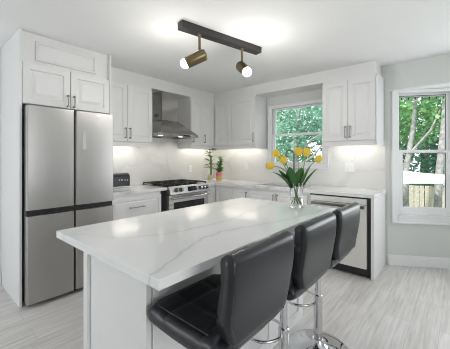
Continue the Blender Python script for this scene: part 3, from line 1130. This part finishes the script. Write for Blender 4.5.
# ------------------------------------------------------------------ plants in the corner
def leaf(b, p, d, L, w, droop=0.3, n=5, fold=0.25):
    """a pointed blade from p along d, drooping, with a folded midrib"""
    d = Vector(d).normalized()
    side = d.cross(Z)
    if side.length < 0.05:
        side = X.copy()
    side.normalize()
    up = side.cross(d).normalized()
    prev = None
    q = Vector(p)
    for k in range(n + 1):
        t = k / n
        ww = w * math.sin(PI * min(1, (t * 0.92 + 0.08))) ** 0.8
        a = b.bm.verts.new(q + side * ww / 2 + up * ww * fold)
        m_ = b.bm.verts.new(q)
        e_ = b.bm.verts.new(q - side * ww / 2 + up * ww * fold)
        if prev:
            b.bm.faces.new((prev[0], a, m_, prev[1]))
            b.bm.faces.new((prev[1], m_, e_, prev[2]))
        prev = (a, m_, e_)
        dd = (d - Z * droop * t).normalized()
        q = q + dd * L / n
        up = side.cross(dd).normalized()


px, py = 0.285, -0.385
c = thing('bamboo_plant', 'lucky bamboo with a tall cane in a small jar by the corner', 'plant', (px, py, 0.9145))
b = B(); b.lathe([(0.034, 0.0), (0.036, 0.01), (0.036, 0.085), (0.032, 0.09), (0.029, 0.085), (0.029, 0.075)], (px, py, 0.9145), 20)
part('jar', b, 'jute', c, smooth=40)
b = B()
for (dx, dy, h) in ((0, 0, 0.46), (0.014, 0.012, 0.33), (-0.012, 0.012, 0.26)):
    pts, rs = [], []
    z = 0.0
    while z < h:
        pts += [Vector((px + dx + 0.01 * math.sin(z * 9), py + dy, 0.985 + z)), Vector((px + dx + 0.01 * math.sin((z + .04) * 9), py + dy, 0.985 + z + 0.045))]
        rs += [0.0095, 0.0080]
        z += 0.05
    b.tube(pts, rs, 10)
part('cane', b, 'bamboo', c, smooth=60)
b = B()
for k in range(46):
    z = random.choice((0.14, 0.2, 0.27, 0.34, 0.40, 0.46, 0.46, 0.46, 0.33))
    a = random.uniform(0, 2 * PI)
    leaf(b, (px + 0.008 * math.cos(a), py + 0.008 * math.sin(a), 0.985 + z), (math.cos(a), math.sin(a), random.uniform(0.0, 0.7)), random.uniform(0.09, 0.15), 0.026, 0.6)
part('leaves', b, 'bambooleaf', c, smooth=180)
px, py = 0.335, -0.215
c = thing('potted_plant', 'bushy green plant in a pink and tan pot beside the bamboo', 'plant', (px, py, 0.9145))
b = B(); b.lathe([(0.048, 0.0), (0.050, 0.004), (0.054, 0.075)], (px, py, 0.9145), 24)
pot = part('pot', b, 'tanpot', c, smooth=40)
b = B(); b.lathe([(0.0545, 0.075), (0.057, 0.135), (0.052, 0.135), (0.050, 0.12)], (px, py, 0.9148), 24, cap0=False, cap1=False)
part('pink_band', b, 'pinkpot', pot, smooth=40, label='pink glazed upper half')
b = B(); b.lathe([(0.0505, 0.117), (0.0505, 0.121)], (px, py, 0.9148), 20)
part('soil', b, 'soil', c)
b = B()
b.tube([(px, py, 1.03), (px + .01, py + .03, 1.15), (px + .02, py + .05, 1.27)], 0.006, 8)
b.tube([(px, py, 1.03), (px - .02, py - .02, 1.14)], 0.005, 8)
part('stem', b, 'stem', c, smooth=60)
b = B()
for k in range(80):
    t = random.random()
    a = random.uniform(0, 2 * PI)
    base = Vector((px + .02 * t, py + .05 * t, 1.05 + 0.24 * t))
    r_ = 0.025 * (1 - t)
    leaf(b, base + Vector((math.cos(a) * r_, math.sin(a) * r_, 0)), (math.cos(a), math.sin(a), random.uniform(0.2, 1.2)), random.uniform(0.06, 0.10), 0.032, 0.5)
part('leaves', b, 'bambooleaf', c, smooth=180)

# ------------------------------------------------------------------ sockets and switch
def outlet(name, label, O, U, N, u, z, w, h, gangs, cat):
    c = thing(name, label, cat, tuple(O + U * u + Z * z))
    b = B(); b.frame_box(O, U, N, u - w / 2, u + w / 2, z - h / 2, z + h / 2, 0.0004, 0.008)
    part('plate', b, 'plate', c, 0.002)
    b = B()
    for g in range(gangs):
        uc = u + (g - (gangs - 1) / 2) * 0.046
        b.frame_box(O, U, N, uc - 0.017, uc + 0.017, z - 0.033, z + 0.033, 0.0082, 0.0105)
    ins = part('insert', b, 'plate', c, 0.001)
    uc = u - (gangs - 1) * 0.023
    for zz in (z - 0.018, z + 0.018):
        for du in (-0.006, 0.006):
            b = B(); b.frame_box(O, U, N, uc + du - .0014, uc + du + .0014, zz - .005, zz + .005, 0.0106, 0.011)
            part('slot', b, 'slot', ins)


outlet('wall_socket', 'white wall socket on the marble right of the range', Vector((0.012, 0, 0)), Y, X, -0.60, 1.115, 0.075, 0.118, 1, 'socket')
outlet('wall_socket', 'white wall socket on the marble left of the sink window', Vector((0, -0.012, 0)), X, -Y, 0.79, 1.165, 0.075, 0.118, 1, 'socket')
outlet('wall_switch', 'wide white double wall plate below the cabinet by the bay window', Vector((0, -0.012, 0)), X, -Y, 2.47, 1.18, 0.120, 0.118, 2, 'switch')

# ------------------------------------------------------------------ under-cabinet lights
def led(label, x0, x1, y0, y1, z, power):
    cx_, cy_ = (x0 + x1) / 2, (y0 + y1) / 2
    c = thing('light_strip', label, 'light', (cx_, cy_, z), 'strip lights under the wall cabinets')
    b = B(); b.box(x0, x1, y0, y1, z, z + 0.012)
    part('housing', b, 'plate', c)
    b = B(); b.box(x0 + .004, x1 - .004, y0 + .004, y1 - .004, z - 0.003, z - 0.0002)
    part('diffuser', b, 'led', c)
    d_ = bpy.data.lights.new('strip_glow', 'AREA')
    d_.shape = 'RECTANGLE'
    d_.size, d_.size_y = x1 - x0, y1 - y0
    d_.energy = power
    d_.color = (1.0, 0.95, 0.87)
    o = bpy.data.objects.new('strip_glow', d_)
    COL.objects.link(o)
    o.parent = c
    o.location = (0, 0, -0.006)


led('slim light strip under the wall cabinet beside the refrigerator', 0.10, 0.14, -2.30, -1.68, 1.497, 0.52)
led('slim light strip under the wall cabinet right of the hood', 0.10, 0.14, -0.84, -0.12, 1.497, 0.52)
led('slim light strip under the corner wall cabinet left of the sink window', 0.38, 1.12, -0.14, -0.10, 1.497, 0.52)
led('slim light strip under the wall cabinet by the bay window', 2.30, 2.82, -0.14, -0.10, 1.497, 0.42)

# ------------------------------------------------------------------ ceiling spotlight bar
TA, TB = Vector((1.813, -2.350, 0)), Vector((2.000, -1.460, 0))
TD = (TB - TA).normalized()
TN = Vector((TD.y, -TD.x, 0))
c = thing('ceiling_spotlight', 'charcoal ceiling bar with two bronze spotlight heads', 'ceiling light', ((TA.x + TB.x) / 2, (TA.y + TB.y) / 2, H - 0.06))
b = B(); b.frame_box(TA, TD, TN, 0, (TB - TA).length, H - 0.06, H - 0.0005, -0.042, 0.042)
part('bar', b, 'bar', c, 0.003)
b = B(); b.tube([TA - TD * 0.0005 + Z * (H - 0.03), TA - TD * 0.004 + Z * (H - 0.03)], 0.006, 10)
part('screw', b, 'black', c)


def spot_head(s, stem_len, aim, L, rad, power):
    top = TA + TD * s + Z * (H - 0.061)
    bot = top - Z * stem_len
    b = B(); b.tube([top + Z * 0.0006, top - Z * 0.012, bot], [0.018, 0.011, 0.011], 12)
    st = part('stem', b, 'bronze', c, smooth=40)
    aim = Vector(aim).normalized()
    p0 = bot - aim * (L * 0.34) - Z * rad * 1.25
    b = B()
    b.tube([p0, p0 + aim * 0.004, p0 + aim * 0.02, p0 + aim * L, p0 + aim * (L - 0.004), p0 + aim * (L - 0.05)], [rad * 0.6, rad * 0.85, rad, rad, rad * 0.93, rad * 0.9], 24)
    hd = part('lamp_head', b, 'bronze', c, smooth=40)
    b = B()
    pts, rs = [], []
    for k in range(9):
        a = PI * (k + 0.5) / 9
        pts.append(p0 + aim * (L + 0.006 - math.cos(a) * rad * 0.90))
        rs.append(rad * 0.86 * math.sin(a))
    b.tube(pts, rs, 20)
    part('bulb', b, 'bulb', hd, smooth=180, label='glowing white bulb')
    d_ = bpy.data.lights.new('bulb_light', 'POINT')
    d_.energy = power
    d_.shadow_soft_size = 0.04
    d_.color = (1, 0.955, 0.88)
    o = bpy.data.objects.new('bulb_light', d_)
    COL.objects.link(o)
    o.parent = c
    o.location = p0 + aim * (L + rad * 2.0) - ORG[c.name]


spot_head(0.19, 0.13, (-0.75, -0.60, -0.42), 0.19, 0.050, 2.1)
spot_head(0.68, 0.12, (0.656, -0.23, -0.55), 0.16, 0.050, 4.6)

# ------------------------------------------------------------------ bar stools
def cushion(path, thick, width, edge=0.45, quilt=None, nv=22):
    """a padded sheet: path = [(x, z)] through its middle, thickness per station, superellipse edges"""
    b = B()
    n = len(path)
    loops = []
    for i, (x, z) in enumerate(path):
        a = path[max(0, i - 1)]
        e = path[min(n - 1, i + 1)]
        t = Vector((e[0] - a[0], 0, e[1] - a[1])).normalized()
        nn = Vector((-t.z, 0, t.x))     # towards the sitter / up
        s = i / (n - 1)
        w = width(s) / 2
        top, bot = [], []
        for k in range(nv + 1):
            v = -1 + 2 * k / nv
            v = math.copysign(abs(v) ** 0.75, v)
            th = thick(s) / 2 * (edge + (1 - edge) * (1 - abs(v) ** 7) ** 0.5)
            q = quilt(s, v) if quilt else 0.0
            c_ = Vector((x, v * w, z))
            top.append(c_ + nn * (th - q))
            bot.append(c_ - nn * th)
        loops.append(top + bot[::-1])
    b.loops(loops)
    return b


def make_stool(label):
    r = thing('bar_stool', label, 'bar stool', (0, 0, 0), 'bar stools along the island')
    # seat: front at x=-.20, rear curls up into the back
    path = []
    for k in range(27):
        x = -0.225 + 0.39 * k / 26
        path.append((x, 0.668 + 0.012 * (abs(x + .02) / 0.2) ** 2))

    def groove(s, v):
        q = 0.0
        for g in (0.27, 0.52, 0.77):
            q += 0.008 * math.exp(-((s - g) / 0.014) ** 2)
        for g in (-0.36, 0.36):
            q += 0.008 * math.exp(-((v - g) / 0.03) ** 2)
        return q
    end = lambda s: min(1.0, (min(s, 1 - s) / 0.07 + 0.02)) ** 0.5
    b = cushion(path, lambda s: 0.085 * (0.25 + 0.75 * end(s)), lambda s: 0.425 - 0.012 * (1 - end(s)), 0.45, groove, 36)
    seat = part('seat', b, 'leather', r, smooth=180)
    b = B()
    hw = 0.188
    b.tube([(0.10, -hw, .712), (-0.17, -hw, 0.716), (-0.206, -hw + .02, 0.714), (-0.210, 0, 0.712), (-0.206, hw - .02, 0.714), (-0.17, hw, 0.716), (0.10, hw, .712)], 0.0028, 6)
    part('piping', b, 'seam', seat, smooth=180)
    # back
    path = []
    for k in range(30):
        t = k / 29
        z = 0.685 + 0.312 * t
        x = 0.166 + 0.020 * math.sin(t * PI * 0.5) - 0.005 * math.sin(t * 2 * PI)
        path.append((x, z))
    endb = lambda s: min(1.0, (min(s, 1 - s) / 0.06 + 0.02)) ** 0.5
    wd = lambda s: 0.395 - 0.11 * (1 - min(1, (s / 0.30 + 0.01)) ** 0.5) - 0.020 * (1 - endb(s))

    def gb(s, v):
        q = 0.0
        for g in (0.35, 0.68):
            q += 0.008 * math.exp(-((s - g) / 0.018) ** 2)
        for g in (-0.36, 0.36):
            q += 0.008 * math.exp(-((v - g) / 0.035) ** 2)
        return q
    b = cushion(path, lambda s: 0.062 * (0.25 + 0.75 * endb(s)), wd, 0.86, gb, 36)
    back = part('backrest', b, 'leather', r, smooth=180)
    b = B()
    pts = []
    for (t, v) in ((0.05, 0.90), (0.3, 0.97), (0.6, 0.985), (0.88, 0.985), (0.955, 0.93), (0.965, 0.5), (0.965, 0), (0.965, -0.5), (0.955, -0.93), (0.88, -0.985), (0.6, -0.985), (0.3, -0.97), (0.05, -0.90)):
        i = int(round(t * 29))
        x, z = path[i]
        pts.append((x + 0.0265 * (1 if t < 0.93 else 0.86), v * wd(t) / 2, z))
    b.tube(pts, 0.0026, 6)
    part('piping', b, 'seam', back, smooth=180)
    b = B(); b.box(-0.12, 0.14, -0.10, 0.10, 0.622, 0.634)
    part('mounting_plate', b, 'nickel', r, 0.003)
    b = B(); b.lathe([(0.021, 0.36), (0.021, 0.60), (0.045, 0.6215)], (0, 0, 0), 24)
    b.lathe([(0.029, 0.035), (0.029, 0.37), (0.024, 0.375)], (0, 0, 0), 24)
    part('pole', b, 'chrome', r, smooth=40)
    b = B(); b.lathe([(0.205, 0.0), (0.205, 0.006), (0.20, 0.011), (0.14, 0.020), (0.07, 0.032), (0.042, 0.052), (0.034, 0.075)], (0, 0, 0.0005), 48)
    part('base', b, 'chrome', r, smooth=50)
    b = B()
    ring = []
    for k in range(28):
        a = math.radians(205) + 2 * PI * k / 28
        ring.append(Vector((-0.128 + 0.108 * math.cos(a), 0.118 * math.sin(a), 0.310)))
    b.tube(ring, 0.0085, 10, closed=True)
    part('footrest', b, 'chrome', r, smooth=180)
    b = B(); b.lathe([(0.0295, 0.285), (0.0295, 0.33)], (0, 0, 0), 24)
    part('collar', b, 'chrome', r, smooth=40)
    b = B(); b.tube([(0.0, 0.03, 0.606), (0.02, 0.12, 0.606), (0.03, 0.205, 0.598)], [0.005, 0.005, 0.006], 8)
    part('lever', b, 'chrome', r, smooth=60)
    return r


st = make_stool('black padded bar stool at the island, nearest stool with its seat in view')
st.location = (2.838, -2.990, 0)
s2 = copy_tree(st)
s2['label'] = 'black padded bar stool at the island, middle one of the three'
s2.location = (2.838, -2.480, 0)
s3 = copy_tree(st)
s3['label'] = 'black padded bar stool at the island, farthest one, near the dishwasher'
s3.location = (2.838, -2.000, 0)

# ------------------------------------------------------------------ vase and tulips
VX, VY, VZ = 2.600, -1.835, 0.9145
RV = Vector((math.sin(0.8636), math.cos(0.8636), 0))     # across the view
FV = Vector((-math.cos(0.8636), math.sin(0.8636), 0))
c = thing('glass_vase', 'clear glass vase of water holding yellow tulips on the island', 'vase', (VX, VY, VZ))
b = B()
b.lathe([(0.050, 0.0), (0.053, 0.003), (0.051, 0.10), (0.053, 0.193), (0.052, 0.196), (0.050, 0.193), (0.0475, 0.10), (0.048, 0.022), (0.04, 0.016)], (VX, VY, VZ), 40)
part('vessel', b, 'glass', c, smooth=50)
b = B(); b.lathe([(0.040, 0.0163), (0.0478, 0.0225), (0.0474, 0.075)], (VX, VY, VZ), 40)
part('water', b, 'water', c, smooth=50)


def tulip(label, across, z, depth, foot, leaves, head_dir, size=1.02):
    """foot: (across, depth) of the stem's lower end; the head at (across, depth, z)"""
    base = Vector((VX, VY, 0))
    f0 = base + RV * foot[0] + FV * foot[1] + Z * (VZ + 0.028)
    lip = base + RV * (max(-0.036, min(0.036, across * 0.30 - foot[0] * 0.2))) + FV * max(-0.028, min(0.028, depth * 0.4)) + Z * (VZ + 0.20)
    hd = base + RV * across + FV * depth + Z * z
    r = thing('tulip', label, 'flower', tuple(f0), 'yellow tulips in the vase')
    hv = (RV * head_dir[0] + Z * head_dir[1] + FV * head_dir[2]).normalized()
    stem_end = hd - hv * 0.026 * size
    pts = []
    c1 = lip + (lip - f0) * 0.45
    c2 = stem_end - hv * 0.06
    for k in range(6):
        pts.append(f0.lerp(lip, k / 6))
    for k in range(13):
        t = k / 12
        pts.append(lip * (1 - t) ** 3 + c1 * 3 * t * (1 - t) ** 2 + c2 * 3 * t * t * (1 - t) + stem_end * t ** 3)
    b = B(); b.tube(pts, 0.0033, 8)
    part('stem', b, 'stem', r, smooth=180)
    # blossom: six overlapping petals around an axis
    a0 = hv.cross(Y if abs(hv.y) < 0.8 else X).normalized()
    a1 = hv.cross(a0)
    b = B()
    for p in range(6):
        ang = 2 * PI * p / 6 + (0.1 if p % 2 else 0)
        rr = 0.0235 * size * (1.0 if p % 2 else 0.93)
        rows = []
        for i in range(8):
            t = i / 7
            rad = rr * (0.25 + 1.0 * math.sin(PI * (0.08 + 0.70 * t)) ** 0.9) * (1.05 - 0.15 * t)
            half = 0.75 * math.sin(PI * (0.12 + 0.86 * t)) ** 0.7 + 0.02
            row = []
            for j in range(7):
                u = -1 + 2 * j / 6
                aa = ang + u * half
                rd = rad * (1 + 0.05 * (1 - u * u))
                row.append(b.bm.verts.new(stem_end + hv * (t * 0.062 * size - 0.002) + (a0 * math.cos(aa) + a1 * math.sin(aa)) * rd))
            rows.append(row)
        for i in range(7):
            for j in range(6):
                b.bm.faces.new((rows[i][j], rows[i][j + 1], rows[i + 1][j + 1], rows[i + 1][j]))
    part('blossom', b, 'petal', r, smooth=180)
    for (la, lz, ld, L, w, dr_) in leaves:
        b = B()
        o_ = lip + RV * la * 0.02 - Z * 0.05
        leaf(b, o_, RV * la + Z * lz + FV * ld, L, w, dr_, 10, 0.18)
        part('leaf', b, 'tleaf', r, smooth=180)
    return r


tulip('yellow tulip leaning furthest left, over the worktop edge', -0.205, 1.240, -0.02, (0.030, 0.0), [(-0.70, 1.0, -0.1, 0.20, 0.078, 0.65)], (-0.85, 0.05, -0.1))
tulip('yellow tulip upper left, its head against the window casing', -0.155, 1.333, 0.02, (0.022, -0.014), [(-0.55, 1.0, -0.3, 0.19, 0.066, 0.4)], (-0.6, 0.75, 0.1))
tulip('yellow tulip left of the tap, just below the upper-left bloom', -0.112, 1.285, -0.04, (0.014, 0.016), [(-0.18, 1.0, -0.35, 0.185, 0.085, 0.1), (-0.5, 0.9, 0.3, 0.17, 0.07, 0.3)], (-0.5, 0.7, -0.2))
tulip('yellow tulip right of the tap, left bloom of the high pair', 0.018, 1.350, 0.01, (-0.010, 0.020), [(0.10, 1.0, -0.3, 0.175, 0.085, 0.1), (0.3, 0.95, 0.3, 0.18, 0.07, 0.2)], (-0.1, 1.0, 0.0), 1.08)
tulip('yellow tulip right of the tap, right bloom of the high pair', 0.076, 1.342, -0.01, (-0.022, -0.012), [(0.35, 1.0, -0.2, 0.20, 0.078, 0.15)], (0.2, 1.0, 0.0), 1.12)
tulip('yellow tulip leaning furthest right, near the cabinet', 0.170, 1.292, 0.0, (-0.032, 0.004), [(0.60, 0.95, 0.0, 0.20, 0.056, 0.3)], (0.75, 0.55, 0.0))

# ------------------------------------------------------------------ garden outside the windows
b = B(); b.box(-14, 16, 0.6, 26, -1.1, -1.0)
struct('ground', b, 'lawn')


def crown_mesh(b, centres, n, size):
    for k in range(n):
        cx_, cy_, cz_, r_ = random.choice(centres)
        while True:
            v = Vector((random.uniform(-1, 1), random.uniform(-1, 1), random.uniform(-1, 1)))
            if 0.05 < v.length < 1:
                break
        v = v.normalized() * (v.length ** 0.5)
        p = Vector((cx_, cy_, cz_)) + v * r_
        d = Vector((random.uniform(-1, 1), random.uniform(-1, 1), random.uniform(-0.8, 0.6))).normalized()
        s = d.cross(Vector((random.uniform(-1, 1), random.uniform(-1, 1), random.uniform(-1, 1)))).normalized()
        L = size * random.uniform(0.7, 1.3)
        w = L * 0.32
        b.face([p, p + d * L * 0.5 + s * w, p + d * L, p + d * L * 0.5 - s * w])


def tree(label, x, y, trunk, branches, centres, n, size, mat, cat='tree', name='garden_tree'):
    c = thing(name, label, cat, (x, y, -1.0), 'trees beyond the windows')
    if trunk:
        b = B(); b.tube(*trunk, 12)
        part('trunk', b, 'bark', c, smooth=60)
        for br in branches:
            b = B(); b.tube(*br, 8)
            part('branch', b, 'bark', c, smooth=60)
    b = B()
    crown_mesh(b, centres, n, size)
    part('foliage', b, mat, c)


tree('pale-barked tree with a forked leaning trunk, seen through bay window', 2.08, 7.7,
     ([(2.08, 7.7, -1.0), (2.15, 7.7, 0.95), (2.35, 7.7, 2.35), (2.47, 7.7, 3.97)], [0.12, 0.095, 0.075, 0.05]),
     [([(2.22, 7.7, 1.42), (2.85, 7.6, 2.23), (3.26, 7.6, 3.28)], [0.05, 0.04, 0.025])],
     [(2.0, 8.1, 3.7, 1.2), (2.9, 8.2, 3.9, 1.2), (1.4, 8.2, 2.8, 0.9), (3.5, 8.0, 3.15, 0.9), (2.4, 8.5, 2.6, 0.8)], 2800, 0.18, 'leafB')
tree('tall pale straight trunk at the right of the bay window view', 3.02, 7.4,
     ([(3.02, 7.4, -1.0), (3.07, 7.4, 0.7), (3.19, 7.4, 2.16), (3.34, 7.4, 4.6)], [0.12, 0.105, 0.095, 0.07]), [],
     [(4.3, 7.6, 4.6, 0.9), (5.0, 7.6, 3.4, 0.9), (4.6, 7.5, 2.4, 0.7), (3.4, 7.3, 5.4, 0.8)], 1500, 0.17, 'leafC')
tree('dense green trees filling the bay window behind the trunks', 2.4, 11.2,
     ([(2.4, 11.2, -1.0), (2.4, 11.2, 2.5)], [0.2, 0.12]), [],
     [(0.8, 11.2, 2.4, 1.6), (2.4, 11.6, 3.8, 1.7), (3.8, 11.4, 2.4, 1.6), (2.2, 11.0, 1.1, 1.3), (5.0, 11.2, 4.0, 1.7), (0.6, 11.4, 4.6, 1.5), (3.4, 11.0, 0.8, 1.2), (3.2, 11.4, 5.2, 1.5)], 10500, 0.20, 'leafA')
tree('teal leafy tree close outside the sink window', -0.6, 4.6,
     ([(-0.7, 4.6, -1.0), (-0.6, 4.6, 1.6), (-0.4, 4.7, 3.4)], [0.10, 0.08, 0.04]),
     [([(-0.6, 4.6, 1.3), (0.1, 4.4, 1.9), (0.6, 4.3, 2.1)], [0.04, 0.03, 0.015]), ([(-0.5, 4.5, 1.0), (0.2, 4.2, 1.35), (0.7, 4.1, 1.9)], [0.045, 0.03, 0.015])],
     [(-1.1, 4.8, 2.6, 0.8), (-0.2, 4.8, 2.7, 0.8), (0.4, 4.6, 3.0, 0.7), (-1.5, 5.0, 1.8, 0.7), (0.5, 4.8, 2.3, 0.5), (-0.7, 4.4, 1.9, 0.6)], 3000, 0.13, 'leafC')
tree('darker green tree further back beyond the sink window', -1.6, 7.6,
     ([(-1.6, 7.6, -1.0), (-1.6, 7.6, 2.0)], [0.15, 0.10]), [],
     [(-2.8, 7.6, 2.4, 1.3), (-1.5, 7.8, 3.4, 1.3), (-0.4, 7.8, 2.6, 1.1), (-1.9, 7.2, 1.1, 1.0), (-3.6, 7.6, 3.6, 1.3), (-3.4, 7.6, 0.8, 1.0)], 7000, 0.17, 'leafA')
tree('bright green tree between the two windows, behind the house', 0.4, 8.6,
     ([(0.4, 8.6, -1.0), (0.4, 8.6, 2.0)], [0.14, 0.09]), [],
     [(0.2, 8.8, 3.6, 1.3), (0.9, 8.8, 2.0, 1.0), (-0.6, 8.8, 4.0, 1.0)], 2200, 0.17, 'leafB')

c = thing('garden_fence', 'weathered board fence across the garden beyond the bay window', 'fence', (3.0, 9.0, -1.0))
for k in range(30):
    x = 0.6 + k * 0.165
    b = B(); b.box(x, x + 0.142, 9.0, 9.022, -0.98, 0.25 + 0.01 * math.sin(k * 2.3))
    part('board', b, 'fence', c)
for z in (-0.7, 0.05):
    b = B(); b.box(0.6, 5.6, 9.0225, 9.06, z, z + 0.09)
    part('rail', b, 'fence', c)

ux, uy = 1.9, 5.2
c = thing('garden_parasol', 'wide white garden parasol in front of the fence', 'parasol', (ux, uy, -1.0))
b = B()
n = 8
apex = Vector((ux, uy, 1.0))
rim = [Vector((ux + 2.0 * math.cos(2 * PI * (k + .5) / n), uy + 1.75 * math.sin(2 * PI * (k + .5) / n), 0.82)) for k in range(n)]
b.loops([[apex + (p - apex) * 0.03 + Z * 0.0 for p in rim], [apex.lerp(p, 0.5) + Z * -0.02 for p in rim], rim, [p - Z * 0.10 for p in rim], [p - Z * 0.10 + (apex - p) * 0.01 for p in rim], [p + (apex - p) * 0.012 - Z * 0.012 for p in rim], [apex.lerp(p, 0.5) + Z * -0.034 for p in rim], [apex + (p - apex) * 0.03 - Z * 0.015 for p in rim]], cap0=True, cap1=True)
part('canopy', b, 'canvas', c)
b = B(); b.tube([(ux, uy, -0.94), (ux, uy, 1.10)], 0.022, 10)
part('pole', b, 'trimw', c, smooth=40)
b = B(); b.lathe([(0.28, 0), (0.28, 0.05), (0.05, 0.08)], (ux, uy, -0.999), 24)
part('base', b, 'iron', c, smooth=40)

# eave over the bay with a string of small lamps
b = B()
Pp, U, N = BP[0], BU[0], BN[0]
b.frame_box(Pp, U, N, -0.15, 1.0, 2.088, 2.19, -0.30, -0.26)
b.frame_box(Pp, U, N, -0.15, 1.0, 2.17, 2.19, -0.26, -0.121)
struct('trim_3', b, 'eave')
c = thing('string_lights', 'row of small dark lamps hanging outside the top of the bay window', 'string lights', tuple(Pp + U * 0.4 - N * 0.255 + Z * 2.06))
b = B()
b.tube([Pp + U * (0.05 + 0.08 * k) - N * 0.245 + Z * (2.082 - 0.006 * (k % 2)) for k in range(11)], 0.003, 6)
part('cable', b, 'black', c)
for k in range(10):
    b = B(); b.lathe([(0.004, 0.0), (0.008, -0.006), (0.010, -0.018), (0.006, -0.028)], Pp + U * (0.09 + 0.08 * k) - N * 0.245 + Z * 2.078, 10)
    part('lamp', b, 'black', c, smooth=50)
